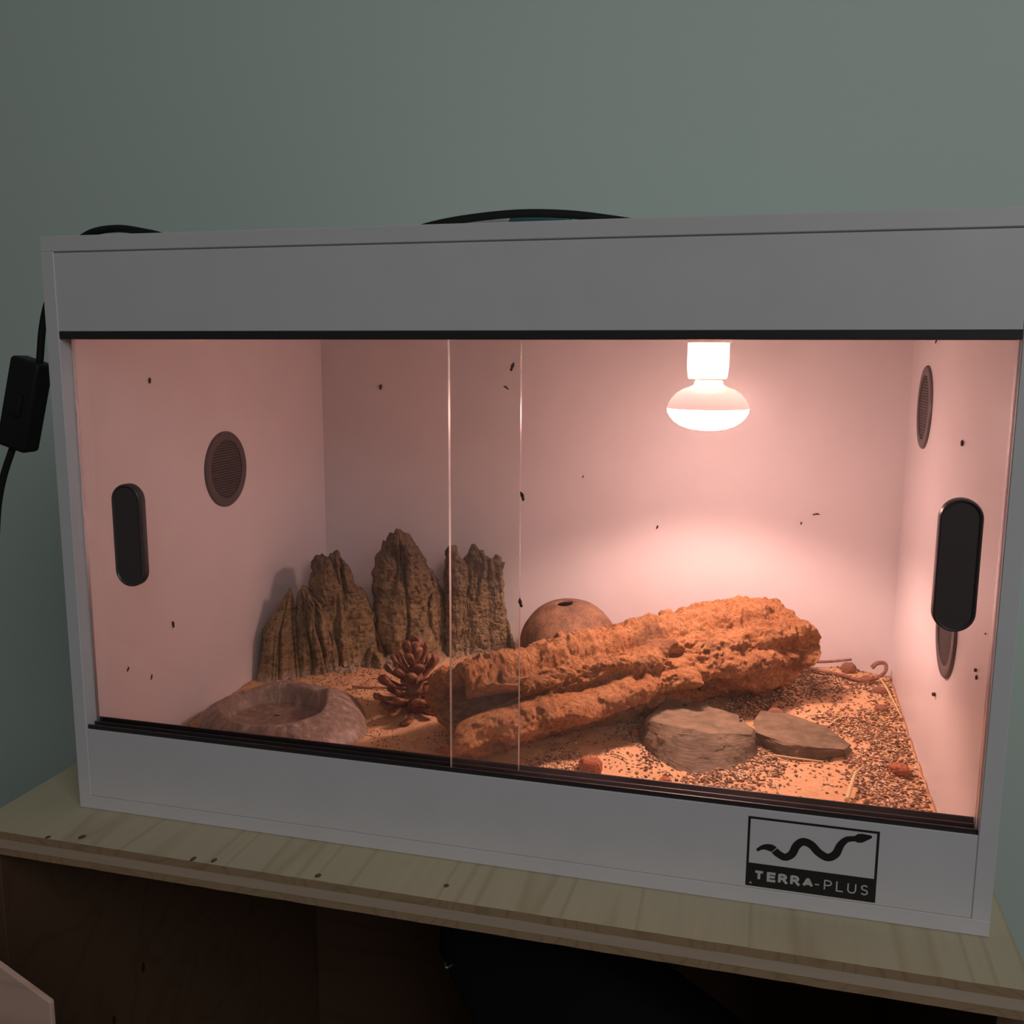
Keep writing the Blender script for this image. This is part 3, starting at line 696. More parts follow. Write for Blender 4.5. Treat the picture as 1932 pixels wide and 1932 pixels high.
# ------------------------------------------------------------------ cork bark
M_cork = mat('orange_cork', (0.6, 0.32, 0.15), 0.9, 0.15)
_v = coords(M_cork); _vr = coords(M_cork, (1, 1, 1), (0, 0, math.radians(-42))); _mp = N(M_cork, 'ShaderNodeMapping'); _mp.inputs['Scale'].default_value = (0.35, 1.2, 1.2); L(M_cork, _vr, _mp.inputs['Vector'])
_a = ramp(M_cork, noise(M_cork, _mp.outputs[0], 60, 5, 0.62), [(0.28, (0.34, 0.125, 0.05)), (0.48, (0.60, 0.27, 0.11)), (0.68, (0.76, 0.42, 0.20))])
_b = ramp(M_cork, noise(M_cork, _v, 240, 5, 0.7), [(0.35, (0.13, 0.045, 0.02)), (0.47, (0.58, 0.27, 0.115)), (0.68, (0.80, 0.48, 0.25))])
_ck = mixc(M_cork, 0.5, _a, _b); _pt = ramp(M_cork, noise(M_cork, _v, 19, 4, 0.6), [(0.54, (0, 0, 0)), (0.66, (0.75, 0.75, 0.75))])
base(M_cork, mixc(M_cork, _pt, _ck, (0.30, 0.155, 0.085))); bump(M_cork, noise(M_cork, _v, 260, 6, 0.75), 1.0, 0.006)
M_corkin = mat('inner_bark', (0.28, 0.14, 0.08), 0.9, 0.15)
_v = coords(M_corkin); _n = noise(M_corkin, _v, 120, 5, 0.65); base(M_corkin, ramp(M_corkin, _n, [(0.3, (0.20, 0.09, 0.05)), (0.6, (0.40, 0.21, 0.12)), (0.8, (0.50, 0.28, 0.16))])); bump(M_corkin, _n, 0.8, 0.003)

CA = np.array([0.330, 0.172, 0.060]); CB = np.array([0.640, 0.440, 0.0845])
cd = CB - CA; CL = np.linalg.norm(cd); cd /= CL; cn = np.array([cd[1], -cd[0], 0]); cn /= np.linalg.norm(cn); cu = np.cross(cn, cd)   # cn points to the front right
nu, nv = 430, 300
U = np.linspace(0, 1, nu)[:, None]; TH = np.linspace(0, 2 * PI, nv, endpoint=False)[None, :]
U, TH = np.broadcast_arrays(U, TH)


def angd(t, c): return (t - c + PI) % (2 * PI) - PI


# ends are ragged: how far each bark lip reaches at both ends
EL = 0.016 * perlin(np.stack([np.cos(TH) * 1.6, np.sin(TH) * 1.6, 0 * TH], -1), 151) - 0.036 * np.exp(-(angd(TH, -0.30) / 0.80) ** 4) + 0.055 * np.exp(-(angd(TH, 0.70) / 0.22) ** 2) + 0.004 * np.exp(-(angd(TH, 1.2) / 0.3) ** 2) - 0.022 * np.exp(-(angd(TH, 2.75) / 0.7) ** 2)
ER = 0.016 * perlin(np.stack([np.cos(TH) * 1.8, np.sin(TH) * 1.8, 0 * TH + 5], -1), 161) + 0.022 * np.exp(-(angd(TH, 0.3) / 0.4) ** 2) - 0.02 * np.exp(-(angd(TH, 2.6) / 0.8) ** 2)


S = EL * (1 - sstep(0, 0.45, U)) + ER * sstep(0.5, 1.0, U) + U * CL


def cork_r(U, TH):
    cs, sn_ = np.cos(TH), np.sin(TH)
    wob = lambda s, f, amp: amp * perlin(np.stack([U * f, 0 * U + s, 0 * U], -1), s)
    R = 0.051 + 0.003 * U
    P3 = np.stack([cs * 1.2, sn_ * 1.2, U * 6], -1)
    R = R + 0.009 * fbm(P3, 2, 31)
    # long furrows between the bark ridges: (angle, half width, depth, wander)
    for i, (c, w, d, wa) in enumerate(((1.02, 0.17, 0.023, 0.34), (0.38, 0.15, 0.019, 0.36), (1.75, 0.17, 0.010, 0.5), (2.5, 0.2, 0.013, 0.4), (-0.95, 0.42, 0.012, 0.2), (4.0, 0.2, 0.012, 0.4))):
        g = angd(TH, c + wob(50 + i, 4.5, wa) - 0.25 * (U - 0.5) + wob(70 + i, 14, wa * 0.3))
        dep = d * (0.65 + 0.9 * perlin(np.stack([U * 5, 0 * U + i, 0 * U], -1), 90 + i).clip(-0.5, 0.6)) * (1 - (0.85 if i == 0 else 0.5) * sstep(0.48, 0.72, U + 0.06 * i))
        R = R - dep * np.exp(-np.abs(g / w) ** 1.7)
    # steep undercut of the lowest front ridge
    R = R - 0.006 * sstep(0.0, -0.35, angd(TH, 0.0)) * sstep(-1.6, -0.9, angd(TH, 0.0))
    # swelling lips
    R = R + 0.007 * np.exp(-(angd(TH, 0.02) / 0.34) ** 2) * (0.5 + 0.9 * sstep(0.35, 0.0, U)) + 0.006 * np.exp(-(angd(TH, 1.4) / 0.35) ** 2)
    gb = lambda c, u, wc, wu, h: h * np.exp(-(angd(TH, c) / wc) ** 2 - ((U - u) / wu) ** 2)
    R = R + gb(1.35, 0.86, 0.4, 0.07, 0.011) + gb(1.5, 0.36, 0.3, 0.06, 0.007) + gb(0.7, 0.97, 0.4, 0.06, 0.008) - gb(0.62, 0.60, 0.16, 0.045, 0.017) - gb(-0.55, 0.70, 0.35, 0.06, 0.020) + gb(-0.1, 0.30, 0.3, 0.09, 0.007) + gb(0.1, 0.60, 0.25, 0.05, 0.006)
    # bark crust: lengthwise flakes, cross cracks, knobs
    Q = np.stack([cs * 0.05, sn_ * 0.05, S], -1)
    R = R + 0.0042 * ridged(Q * np.array([44, 44, 15]), 4, 101) * 0.5
    R = R + 0.0056 * fbm(Q * np.array([70, 70, 48]), 5, 111, 0.6)
    Qw = Q + 0.006 * np.stack([perlin(Q * 45, 122), perlin(Q * 45, 123), perlin(Q * 45, 124)], -1)
    crack = sstep(0.62, 0.95, ridged(Qw * np.array([48, 48, 75]), 2, 121) / 1.3)
    R = R - 0.0034 * crack * sstep(-0.15, 0.3, fbm(Q * 22, 2, 131))
    R = R + 0.0030 * ridged(Qw * np.array([150, 150, 95]), 3, 137) * 0.5 + 0.0050 * np.round(2.2 * fbm(Qw * np.array([60, 60, 26]), 2, 139)) / 2.2
    pits = sstep(0.30, 0.55, perlin(Q * 42, 141)); R = R - 0.008 * pits
    return R


def cork_pos(R, S, U, TH):
    flat_ = 1.0 + 0.10 * np.abs(np.cos(TH))
    p = CA + cd * S[..., None] + cn * (R * flat_ * np.cos(TH))[..., None] + cu * (R * np.sin(TH) * 0.97)[..., None]
    bend = 0.008 * np.sin(PI * U); p[..., 2] += bend * 0.4; p = p - cn * (0.010 * np.sin(PI * U))[..., None]
    p[..., 2] = np.maximum(p[..., 2], ground(p[..., 0], p[..., 1]) - 0.001) if False else np.maximum(p[..., 2], 0.021)
    return p


Ro_ = cork_r(U, TH)
outer = cork_pos(Ro_, S, U, TH)
# lip and hollow at both ends
def cap(side, k0):
    rings = []
    r_e = Ro_[k0]; s_e = S[k0]; th = TH[0]; u_e = U[k0]
    for (dr, ds) in ((0.0030, 0.0035), (0.0075, 0.0050), (0.0125, 0.0042), (0.0165, 0.0015), (0.0185, -0.004), (0.0195, -0.02), (0.020, -0.06), (0.020, -0.12)):
        rr = np.maximum(r_e - dr, 0.012); jit = 0.0018 * perlin(np.stack([np.cos(th) * 9, np.sin(th) * 9, 0 * th + dr * 300], -1), 171)
        if dr > 0.018: rr = 0.6 * rr + 0.4 * 0.032
        rings.append(cork_pos(rr + jit, s_e + side * (ds + jit), u_e, th))
    rings.append(np.repeat(rings[-1].mean(0)[None], nv, 0) + 0.001 * rings[-1] - 0.001 * rings[-1].mean(0)); return rings


cL = cap(-1, 0); cR = cap(1, nu - 1)
allr = [r for r in cL[::-1]] + [outer[i] for i in range(nu)] + cR
V = np.concatenate(allr); F = grid_faces(len(allr), nv)
nl = len(cL); ri_ = np.repeat(np.arange(len(allr) - 1), nv); fm = np.where((ri_ < nl - 4) | (ri_ > nl + nu + 3), 1, 0)
cork = mesh_obj('cork_bark', V, F, [M_cork, M_corkin], None, True, fm)
tag(cork, 'large hollow orange cork bark log lying under the heat lamp', 'bark')

# ------------------------------------------------------------------ coconut shell
M_coco = mat('coconut_shell', (0.28, 0.15, 0.09), 0.7, 0.3)
_v = coords(M_coco); _n = noise(M_coco, _v, 55, 6, 0.65); _n2 = noise(M_coco, _v, 420, 3, 0.6)
_cc = ramp(M_coco, _n, [(0.32, (0.075, 0.038, 0.026)), (0.50, (0.23, 0.12, 0.065)), (0.70, (0.38, 0.21, 0.11))]); _cc = mixc(M_coco, ramp(M_coco, noise(M_coco, _v, 16, 3), [(0.48, (0, 0, 0)), (0.66, (0.7, 0.7, 0.7))]), _cc, (0.085, 0.055, 0.047)); base(M_coco, mixc(M_coco, 0.3, _cc, ramp(M_coco, _n2, [(0.35, (0.12, 0.06, 0.04)), (0.6, (0.38, 0.23, 0.14))])))
bump(M_coco, _n2, 0.5, 0.0015)
prof = [(0.0105, 0.0585), (0.0110, 0.0618)] + [(0.064 * math.sin(t) ** 0.96, 0.062 * math.cos(t)) for t in np.linspace(0.19, PI / 2 + 0.30, 40)]
prof += [(0.064 * math.sin(t) ** 0.96 - 0.0035, 0.062 * math.cos(t)) for t in np.linspace(PI / 2 + 0.30, 0.9, 12)] + [(0.035, 0.049), (0.0100, 0.0585)]
v, f = lathe(prof, 80); rr = np.linalg.norm(v, axis=1)[:, None]; v = v * (1 + 0.018 * fbm(v * 28, 3, 201)[:, None] + 0.006 * fbm(v * 120, 2, 205)[:, None])
Rt = np.array(Matrix.Rotation(math.radians(9), 3, 'X')) @ np.array(Matrix.Rotation(math.radians(-4), 3, 'Y')); v = v @ Rt.T + np.array([0.388, 0.440, 0.0605])
coco = mesh_obj('coconut_shell', v, f, M_coco, None, True); tag(coco, 'brown half coconut shell hide with a hole on top behind the cork bark', 'coconut')

# ------------------------------------------------------------------ slate stones
M_slate = mat('grey_slate', (0.3, 0.23, 0.19), 0.75, 0.35)
_v = coords(M_slate); _vl = coords(M_slate, (0.6, 0.6, 6)); _n = noise(M_slate, _v, 34, 6, 0.62); _n2 = noise(M_slate, _vl, 110, 5, 0.65)
_cc = ramp(M_slate, _n, [(0.30, (0.125, 0.093, 0.058)), (0.52, (0.195, 0.145, 0.090)), (0.74, (0.33, 0.235, 0.14))]); base(M_slate, mixc(M_slate, 0.35, _cc, ramp(M_slate, _n2, [(0.38, (0.075, 0.054, 0.036)), (0.60, (0.25, 0.185, 0.115))]))); bump(M_slate, _n2, 0.7, 0.0025)


def resample(poly, n):
    P = np.array(poly + [poly[0]], float); d = np.concatenate([[0], np.cumsum(np.linalg.norm(np.diff(P, axis=0), axis=1))]); t = np.linspace(0, d[-1], n, endpoint=False)
    return np.stack([np.interp(t, d, P[:, k]) for k in range(P.shape[1])], -1)


def stone(name, bottom, top_, m, seed, amp, label, cat, n=150, group=None, lam=120.0):
    """faceted flat stone from matching outlines (same number of points) on the ground and on top"""
    k = len(bottom); per = n // k; B = []; Tt = []
    for i in range(k):
        for j in range(per):
            t = j / per; B.append(np.array(bottom[i]) * (1 - t) + np.array(bottom[(i + 1) % k]) * t); Tt.append(np.array(top_[i]) * (1 - t) + np.array(top_[(i + 1) % k]) * t)
    B = np.array(B); Tt = np.array(Tt); cb = B.mean(0); ct = Tt.mean(0); rings = [cb + (B - cb) * s for s in (0.02, 0.6)]
    for t in np.linspace(0, 1, 16): rings.append(B * (1 - t) + Tt * t)
    for s in (0.985, 0.95, 0.88, 0.78, 0.66, 0.52, 0.38, 0.24, 0.12, 0.015): rings.append(ct + (Tt - ct) * s)
    V = np.array(rings); nr = len(rings); c0 = V.reshape(-1, 3).mean(0)
    side = np.array([0, 0] + [1] * 16 + [0.9, 0.6] + [0.25] * 8)[:, None]
    out = V - c0; out[..., 2] *= 0.2; out /= np.linalg.norm(out, axis=2)[..., None] + 1e-9
    st = perlin(np.stack([V[..., 0] * 25, V[..., 1] * 25, V[..., 2] * lam * 2.2], -1), seed)
    dd = amp * (1.3 * np.round(fbm(V * np.array([45, 45, lam]), 3, seed) * 3) / 3 * 0.6 + 0.7 * fbm(V * 70, 3, seed + 2) + 0.8 * st)
    fc = perlin(V * 32, seed + 9); dd = dd + amp * 1.6 * (np.round(fc * 4) / 4 * 0.7 + fc * 0.3)
    V = V + out * (dd * side)[..., None]; V[..., 2] += 0.5 * amp * fbm(V * 60, 3, seed + 4) * (side < 0.95)
    o = mesh_obj(name, V.reshape(-1, 3), grid_faces(nr, V.shape[1]), m, None, True); o.data.set_sharp_from_angle(angle=math.radians(17))
    return tag(o, label, cat, group)


stone('slate_stone', [(0.5035, 0.262, 0.020), (0.514, 0.222, 0.020), (0.535, 0.189, 0.020), (0.566, 0.172, 0.020), (0.590, 0.178, 0.020), (0.612, 0.205, 0.020), (0.628, 0.236, 0.020), (0.630, 0.270, 0.020), (0.610, 0.302, 0.020), (0.560, 0.318, 0.020), (0.520, 0.310, 0.020)],
      [(0.5100, 0.252, 0.045), (0.518, 0.236, 0.051), (0.536, 0.226, 0.0535), (0.562, 0.221, 0.0525), (0.584, 0.224, 0.0500), (0.598, 0.231, 0.0485), (0.619, 0.243, 0.0455), (0.624, 0.262, 0.0445), (0.606, 0.290, 0.0470), (0.556, 0.304, 0.0520), (0.522, 0.298, 0.0530)], M_slate, 301, 0.0034,
      'thick grey slate stone with a sloping broken front beside the cork bark', 'stone', n=198, lam=45.0)
stone('slate_stone', [(0.634, 0.262, 0.022), (0.652, 0.240, 0.022), (0.684, 0.243, 0.022), (0.715, 0.264, 0.022), (0.724, 0.285, 0.022), (0.700, 0.315, 0.022), (0.660, 0.340, 0.022), (0.632, 0.338, 0.022), (0.628, 0.300, 0.022)],
      [(0.626, 0.262, 0.040), (0.650, 0.246, 0.040), (0.684, 0.244, 0.038), (0.714, 0.256, 0.034), (0.721, 0.277, 0.032), (0.698, 0.302, 0.039), (0.658, 0.322, 0.043), (0.630, 0.320, 0.044), (0.622, 0.292, 0.042)], M_slate, 331, 0.0022,
      'thin pointed slate slab lying to the right of the thick slate stone', 'stone', lam=260.0)

# ------------------------------------------------------------------ pine cone
M_cone = mat('cone_scale', (0.26, 0.11, 0.06), 0.6, 0.35)
_v = coords(M_cone); base(M_cone, ramp(M_cone, noise(M_cone, _v, 160, 4, 0.6), [(0.3, (0.10, 0.04, 0.024)), (0.55, (0.27, 0.115, 0.06)), (0.75, (0.46, 0.25, 0.15))]))
CCo = np.array([0.2445, 0.262, 0.020])
cone = empty('pine_cone', tuple(CCo), 'open brown pine cone standing between the rock ridge and the cork bark', 'pine cone')
v, f = lathe([(0.0003, 0.004), (0.011, 0.007), (0.012, 0.025), (0.009, 0.05), (0.0045, 0.066), (0.0003, 0.071)], 18, CCo); mesh_obj('cone_core', v, f, M_cone, cone, True)


def scale_mesh(ln, w, th):
    bm = bmesh.new(); rows = []
    for (t, wf, tf, z) in ((0, 0.35, 0.6, 0), (0.4, 0.6, 0.6, 0.02), (0.72, 0.9, 0.9, 0.07), (0.88, 1.0, 1.7, 0.13), (0.97, 0.8, 1.8, 0.17), (1.02, 0.35, 1.0, 0.18)):
        r = []
        for k in range(8):
            an = 2 * PI * k / 8; r.append(bm.verts.new((t * ln, math.cos(an) * wf * w / 2, z * ln + math.sin(an) * tf * th / 2)))
        rows.append(r)
    for p, q in zip(rows[:-1], rows[1:]):
        for k in range(8): bm.faces.new([p[k], p[(k + 1) % 8], q[(k + 1) % 8], q[k]])
    bm.faces.new(rows[0][::-1]); bm.faces.new(rows[-1]); bmesh.ops.recalc_face_normals(bm, faces=bm.faces)
    me = bpy.data.meshes.new('cone_scale'); bm.to_mesh(me); bm.free(); me.materials.append(M_cone)
    me.polygons.foreach_set('use_smooth', np.ones(len(me.polygons), bool)); return me


sm = scale_mesh(1.0, 0.50, 0.11)
NS = 46
for i in range(NS):
    t = i / (NS - 1); z = 0.006 + 0.060 * t; az_ = i * 2.39996; el = math.radians(-8 + 80 * t ** 1.5 + random.uniform(-9, 9)); ln_ = (0.033 + 0.006 * math.sin(PI * min(1, t * 1.3))) * (1 - 0.20 * t ** 3) * random.uniform(0.88, 1.1)
    o = bpy.data.objects.new('cone_scale', sm); C.objects.link(o); o.parent = cone; r0 = 0.007 * (1 - t)
    o.location = (r0 * math.cos(az_), r0 * math.sin(az_), z); o.rotation_euler = (random.uniform(-0.3, 0.3), -el, az_); o.scale = (ln_, ln_ * 0.92, ln_)

# ------------------------------------------------------------------ clay and gravel pieces
M_clay = mat('red_clay', (0.38, 0.13, 0.06), 0.9, 0.15)
_v = coords(M_clay); _n = noise(M_clay, _v, 300, 5, 0.65); base(M_clay, ramp(M_clay, _n, [(0.3, (0.22, 0.07, 0.035)), (0.55, (0.42, 0.16, 0.075)), (0.8, (0.52, 0.24, 0.12))])); bump(M_clay, _n, 0.6, 0.002)
M_peb = mat('reddish_pebble', (0.27, 0.125, 0.075), 0.8, 0.25)


def lump(name, x, y, sx, sy, sz, m, seed, label, cat, group=None, amp=0.28, sink=0.25, rz=0.0):
    bm = bmesh.new(); bmesh.ops.create_icosphere(bm, subdivisions=4, radius=1.0)
    V = np.array([v.co for v in bm.verts]); V = np.sign(V) * np.abs(V) ** 0.8
    V = V * (1 + amp * fbm(V * 1.3 + seed, 3, seed)[:, None] + 0.25 * amp * fbm(V * 5, 3, seed + 1)[:, None])
    c, s = math.cos(rz), math.sin(rz); V = V * np.array([sx, sy, sz]); V = np.stack([V[:, 0] * c - V[:, 1] * s, V[:, 0] * s + V[:, 1] * c, V[:, 2]], -1) + np.array([x, y, float(ground(x, y)) + sz * (1 - 2 * sink * 0.5) - sz * sink])
    for v, p in zip(bm.verts, V): v.co = p
    o = from_bm(name, bm, m, None, True); return tag(o, label, cat, group)


lump('clay_chunk', 0.468, 0.157, 0.0115, 0.008, 0.0085, M_clay, 3, 'dark red clay chunk by the front track left of the thick slate stone', 'clay')
lump('clay_chunk', 0.764, 0.232, 0.0095, 0.008, 0.0065, M_clay, 8, 'round dark red clay lump near the right wall', 'clay')
lump('clay_chunk', 0.542, 0.150, 0.006, 0.005, 0.0045, M_clay, 15, 'small brick-red crumb in front of the thick slate stone', 'clay')
lump('clay_chunk', 0.4985, 0.262, 0.0045, 0.004, 0.005, M_clay, 19, 'tiny orange-red crumb at the left end of the thick slate stone', 'clay')
lump('pebble', 0.7555, 0.478, 0.0083, 0.0067, 0.0056, M_peb, 23, 'reddish pebble under the curled twig in the back right corner', 'pebble')
lump('pebble', 0.769, 0.452, 0.0083, 0.006, 0.0049, M_peb, 27, 'smooth reddish pebble just in front of the curled twig', 'pebble')
lump('pebble', 0.764, 0.402, 0.0075, 0.006, 0.0042, M_peb, 29, 'dull brown-red pebble beside the straw at the right wall', 'pebble')
lump('pebble', 0.735, 0.502, 0.009, 0.0067, 0.0077, M_peb, 33, 'dark reddish stone against the back wall behind the twig', 'pebble')
lump('pebble', 0.646, 0.352, 0.009, 0.006, 0.007, M_peb, 37, 'small reddish stone peeking from behind the pointed slate slab', 'pebble')

# ------------------------------------------------------------------ twigs and straw
M_twig = mat('dry_twig', (0.26, 0.12, 0.08), 0.75); M_straw = mat('pale_straw', (0.66, 0.50, 0.26), 0.6)
_v = coords(M_twig); base(M_twig, ramp(M_twig, noise(M_twig, _v, 200, 4), [(0.3, (0.16, 0.07, 0.045)), (0.7, (0.36, 0.19, 0.12))]))


def stick(name, pts, r, m, label, cat, n=9):
    P = catmull(pts, n); v, f = tube(P, np.linspace(r, r * 0.7, len(P)) if np.isscalar(r) else np.interp(np.linspace(0, 1, len(P)), np.linspace(0, 1, len(r)), r), 9)
    return tag(mesh_obj(name, v, f, m, None, True), label, cat)


g_ = lambda x, y, h=0.002: (x, y, float(ground(x, y)) + h)
stick('twig', [g_(0.655, 0.505, 0.010), g_(0.690, 0.496, 0.006), g_(0.722, 0.478, 0.005), (0.750, 0.478, 0.036), (0.766, 0.484, 0.039), (0.7775, 0.494, 0.046), (0.777, 0.500, 0.054), (0.768, 0.501, 0.053), (0.762, 0.500, 0.047)], [0.0018, 0.0022, 0.0020, 0.0020, 0.0022, 0.0022, 0.0023, 0.0026, 0.0030], M_twig, 'reddish twig with a curled tip in the back right corner', 'twig')
stick('twig', [g_(0.665, 0.507, 0.014), g_(0.70, 0.509, 0.010), g_(0.738, 0.503, 0.016)], 0.0022, M_twig, 'straight dark twig along the back wall right of the bark', 'twig')
stick('twig', [g_(0.150, 0.2985, 0.004), g_(0.172, 0.309, 0.003), g_(0.203, 0.318, 0.003)], 0.0016, M_twig, 'thin dark twig on the sand at the foot of the rock ridge', 'twig')
stick('straw', [(0.7075, 0.146, 0.030), (0.714, 0.176, 0.033), (0.719, 0.197, 0.035), (0.727, 0.210, 0.038)], [0.0022, 0.0019, 0.0014, 0.0006], M_straw, 'upright pale straw near the front track at right', 'straw')
stick('straw', [g_(0.632, 0.231, 0.004), g_(0.645, 0.238, 0.004), g_(0.665, 0.236, 0.004), g_(0.692, 0.238, 0.003)], 0.0011, M_straw, 'greenish straw lying in front of the pointed slate slab', 'straw')
stick('straw', [g_(0.770, 0.486, 0.006), g_(0.774, 0.455, 0.007), g_(0.778, 0.425, 0.006), g_(0.783, 0.375, 0.003)], [0.0008, 0.0013, 0.0012, 0.0007], M_straw, 'long straw leaning along the right wall', 'straw')
stick('straw', [g_(0.645, 0.158, 0.006), g_(0.648, 0.150, 0.004), g_(0.652, 0.141, 0.003)], 0.0014, M_straw, 'short yellow straw stub at the front track', 'straw')
stick('straw', [g_(0.482, 0.200, 0.003), g_(0.492, 0.195, 0.003), g_(0.500, 0.186, 0.003)], 0.0012, M_straw, 'short pale straw between the cork bark and the thick slate', 'straw')
stick('straw', [g_(0.702, 0.335, 0.003), g_(0.712, 0.352, 0.003), g_(0.724, 0.366, 0.004)], 0.0010, M_straw, 'thin straw behind the pointed slate slab', 'straw')
stick('straw', [(0.4745, 0.300, 0.1135), (0.482, 0.305, 0.1155), (0.489, 0.309, 0.1165)], 0.0010, M_straw, 'pale straw bit resting in a furrow of the cork bark', 'straw')

# ------------------------------------------------------------------ dark crumbs stuck to walls, panes and stones
M_crumb = mat('dark_crumb', (0.045, 0.020, 0.014), 0.7, 0.3)


def crumb(pos, nrm, ang, ln_, w, label):
    """slightly bent flattened pellet lying on a surface with normal nrm, long axis turned by ang from vertical"""
    nrm = Vector(nrm).normalized(); up = Vector((0, 0, 1)) if abs(nrm.z) < 0.9 else Vector((0, 1, 0)); sx = up.cross(nrm).normalized(); up = nrm.cross(sx)
    d = up * math.cos(ang) + sx * math.sin(ang); e = nrm.cross(d); p = Vector(pos) + nrm * (w * 0.45); k = random.uniform(-0.18, 0.18)
    pts = [p - d * ln_ / 2, p - d * ln_ * 0.2 + e * ln_ * k, p + d * ln_ * 0.2 + e * ln_ * k, p + d * ln_ / 2]; P = catmull([tuple(q) for q in pts], 4)
    t = np.linspace(-1, 1, len(P)); v, f = tube(P, w / 2 * np.sqrt(1.02 - t * t) * (1 + 0.2 * np.sin(t * 7)), 7)
    return tag(mesh_obj('crumb', v, f, M_crumb, None, True), label, 'crumb', 'dark crumbs in the vivarium')


LW, RW, BW = T, Wd - T, D
for (pos, nrm, an, l, w, lab) in [
    ((LW, 0.1253, 0.4034), (1, 0, 0), 0.1, 0.0062, 0.0024, 'dark crumb high on the left side wall above the handle'),
    ((LW, 0.1423, 0.1433), (1, 0, 0), -0.15, 0.0080, 0.0024, 'dark crumb on the left side wall below the round vent'),
    ((LW, 0.0641, 0.1188), (1, 0, 0), 0.6, 0.0052, 0.0016, 'small crumb low on the left side wall under the handle'),
    ((LW, 0.1011, 0.0982), (1, 0, 0), 0.3, 0.0062, 0.0013, 'thin crumb lowest on the left side wall above the dish'),
    ((BW * 0 + 0.1034, BW, 0.3863), (0, -1, 0), 0.1, 0.0072, 0.0042, 'round dark crumb on the back wall left of the glass overlap'),
    ((0.389, BW, 0.2719), (0, -1, 0), 0.2, 0.0032, 0.0014, 'tiny crumb on the back wall above the coconut shell'),
    ((0.4883, BW, 0.2090), (0, -1, 0), 0.3, 0.0050, 0.0022, 'faint crumb on the back wall above the middle of the bark'),
    ((0.6866, BW, 0.2345), (0, -1, 0), 1.45, 0.0092, 0.0016, 'level thin crumb on the back wall right of the lamp'),
    ((0.6693, BW, 0.2228), (0, -1, 0), 0.3, 0.0038, 0.0016, 'short crumb on the back wall just below the level thin one'),
    ((RW, 0.173, 0.3573), (-1, 0, 0), 0.1, 0.0058, 0.0026, 'dark crumb on the right side wall beside the high vent'),
    ((RW, 0.3548, 0.4463), (-1, 0, 0), 1.2, 0.0085, 0.0014, 'slanted crumb at the top of the right side wall'),
    ((RW, 0.0508, 0.1917), (-1, 0, 0), 0.5, 0.0036, 0.0022, 'upper of two crumbs close together low on the right wall'),
    ((RW, 0.0471, 0.1874), (-1, 0, 0), 0.1, 0.0040, 0.0018, 'lower of two crumbs close together low on the right wall'),
    ((RW, 0.2097, 0.1161), (-1, 0, 0), 1.4, 0.0060, 0.0036, 'beetle-sized crumb low on the right wall under the lower vent'),
    ((RW, 0.0321, 0.2267), (-1, 0, 0), 1.3, 0.0034, 0.0010, 'hair-thin crumb on the right wall near the front edge'),
    ((0.4223, 0.0181, 0.4215), (0, 1, 0), -0.35, 0.0076, 0.0026, 'dark crumb at the top inside of the glass overlap'),
    ((0.4171, 0.0181, 0.4046), (0, 1, 0), 1.0, 0.0050, 0.0015, 'thin slanted crumb on the glass overlap below the top one'),
    ((0.4326, 0.0111, 0.3182), (0, 1, 0), 0.3, 0.0080, 0.0026, 'dark crumb on the right pane beside the inner glass edge'),
    ((0.4325, 0.0111, 0.2300), (0, 1, 0), 0.25, 0.0080, 0.0028, 'dark crumb near the glass edge beside the coconut shell'),
    ((0.110, 0.185, 0.0338), (0, 0, 1), 1.0, 0.0070, 0.0013, 'sliver of dark litter floating in the water dish'),
    ((0.6085, 0.278, 0.0490), (0, 0, 1), 0.2, 0.0062, 0.0032, 'dark crumb standing on the joint of the two slates'),
    ((0.5490, 0.288, 0.0525), (0, 0, 1), 1.5, 0.0065, 0.0024, 'dark crumb on the rear edge of the thick slate stone'),
]: crumb(pos, nrm, an, l, w, lab)

# ------------------------------------------------------------------ cables over and beside the vivarium
pc = empty('power_cable', (0.02, 0.10, H), 'black power cable with inline switch hanging over the left end', 'cable')
pts = [(0.34, 0.545, 0.40), (0.335, 0.542, 0.52), (0.32, 0.515, 0.5348), (0.27, 0.36, 0.5348), (0.235, 0.20, 0.5347), (0.12, 0.115, 0.5348), (0.075, 0.105, 0.5365), (0.040, 0.10, 0.5445), (0.004, 0.10, 0.5495), (-0.030, 0.10, 0.5440), (-0.058, 0.10, 0.522), (-0.078, 0.10, 0.485), (-0.0885, 0.10, 0.455), (-0.0945, 0.10, 0.423), (-0.099, 0.10, 0.41)]
v, f = tube(catmull(pts, 10), 0.0036, 12); mesh_obj('cord', v, f, M_cable, pc, True)
pts = [(-0.130, 0.10, 0.345), (-0.1362, 0.10, 0.332), (-0.150, 0.10, 0.303), (-0.160, 0.10, 0.272), (-0.1665, 0.10, 0.235), (-0.176, 0.10, 0.19), (-0.215, 0.11, 0.06), (-0.26, 0.12, -0.2), (-0.27, 0.14, -0.55), (-0.28, 0.2, -0.87), (-0.33, 0.3, -0.8962)]
v, f = tube(catmull(pts, 10), 0.0036, 12); mesh_obj('cord', v, f, M_cable, pc, True)
bm = bmesh.new(); box_bm(bm, (-0.0195, -0.012, -0.0475), (0.0195, 0.012, 0.0475), 0.0045, 3)
Mx = Matrix.Translation((-0.1165, 0.10, 0.3785)) @ Matrix.Rotation(math.radians(16.5), 4, 'Y')
for vtx in bm.verts:
    k = abs(vtx.co.z) / 0.0475; vtx.co.x *= 1 - 0.10 * k * k
    vtx.co = Mx @ vtx.co
sw = from_bm('inline_switch', bm, M_cable, pc, True, 40); tag(sw, 'black oblong inline switch box')
bm = bmesh.new(); box_bm(bm, (-0.007, -0.0142, -0.012), (0.007, -0.0118, 0.012), 0.0012, 2)
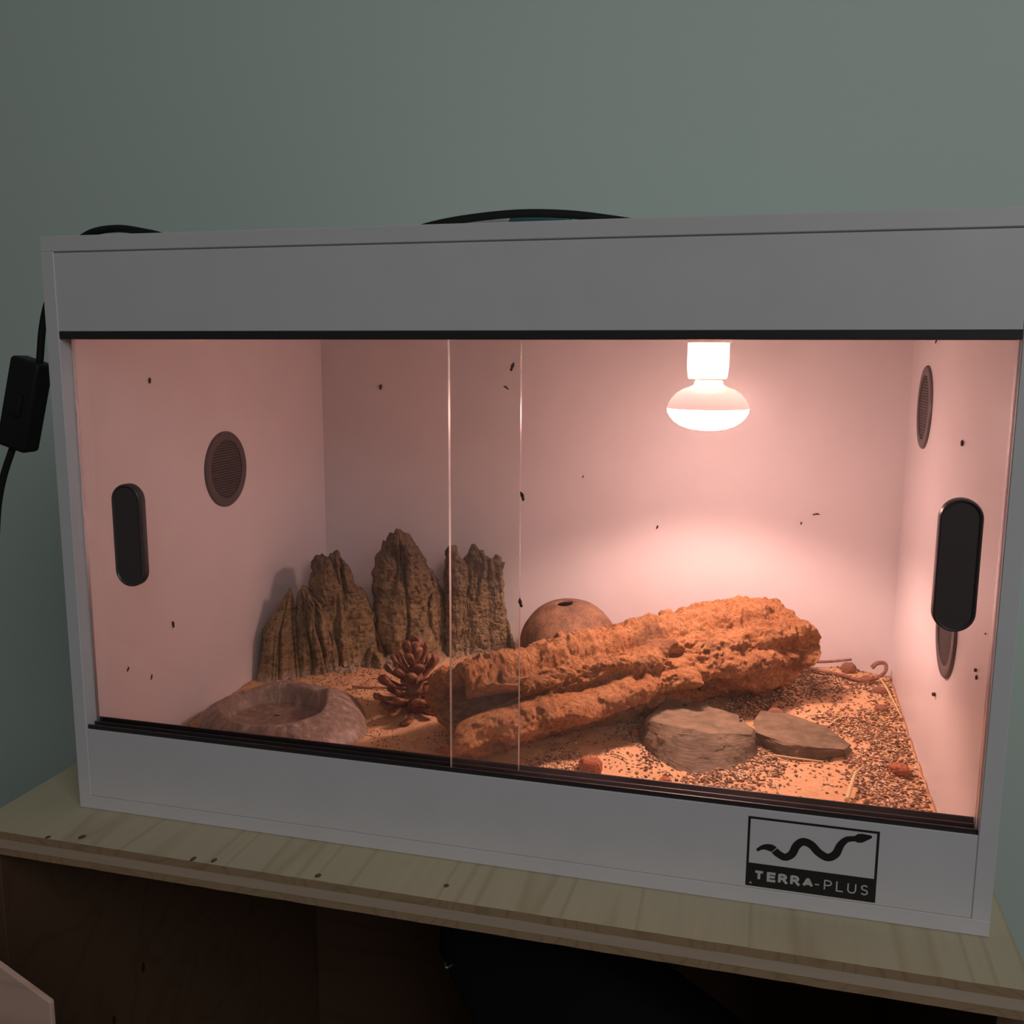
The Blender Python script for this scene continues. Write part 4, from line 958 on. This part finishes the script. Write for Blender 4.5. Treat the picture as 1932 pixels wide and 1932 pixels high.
for vtx in bm.verts: vtx.co = Mx @ vtx.co
from_bm('switch_rocker', bm, M_cable, sw, True, 40)

wc = empty('lamp_cable', (0.38, 0.2, H), 'flat black cable arching over the middle of the vivarium top', 'cable')
P = catmull([(0.275, 0.545, 0.40), (0.272, 0.542, 0.52), (0.262, 0.515, 0.5352), (0.225, 0.40, 0.5352), (0.222, 0.27, 0.5352), (0.243, 0.215, 0.5385), (0.27, 0.205, 0.5520), (0.30, 0.20, 0.5585), (0.34, 0.20, 0.5634), (0.385, 0.20, 0.5656), (0.43, 0.20, 0.5632), (0.47, 0.20, 0.5575), (0.51, 0.20, 0.5500), (0.565, 0.215, 0.5370), (0.60, 0.27, 0.5354), (0.58, 0.36, 0.5354), (0.52, 0.40, 0.5354)], 10)
t = np.linspace(0, 1, len(P)); v, f = tube(P, 0.0034, 12); c = np.repeat(P, 12, 0); v = c + (v - c) * np.array([1, 1, 1.15]); mesh_obj('cord', v, f, M_cable, wc, True)
M_teal = mat('teal_plastic', (0.10, 0.26, 0.27), 0.4); M_wp = mat('white_plastic', (0.75, 0.77, 0.76), 0.4)
v, f = lathe([(0.0003, H + 0.0050), (0.008, H + 0.0048), (0.0105, H + 0.0030), (0.011, H + 0.0002)], 24, (0.52, 0.40, 0)); mesh_obj('cable_grommet', v, f, M_cable, wc, True)
plug = empty('cable_clip', (0.41, 0.235, H), 'low white and teal piece under the arched cable on the vivarium top', 'clip')
for nm, x0, x1, z1, m in (('white_end', 0.318, 0.366, 0.5640, M_wp), ('teal_body', 0.366, 0.428, 0.5672, M_teal), ('white_end', 0.428, 0.478, 0.5650, M_wp)):
    bm = bmesh.new(); box_bm(bm, (x0, 0.215, H + 0.0002), (x1, 0.255, z1), 0.004, 3); from_bm(nm, bm, m, plug, True, 40)

# alike things share a group
for o in list(bpy.data.objects):
    g = {'slate_stone': 'slate stones', 'clay_chunk': 'red clay chunks', 'pebble': 'reddish pebbles', 'straw': 'straw pieces', 'twig': 'dry twigs'}.get(o.name.split('.')[0])
    if g and o.parent is None: o['group'] = g
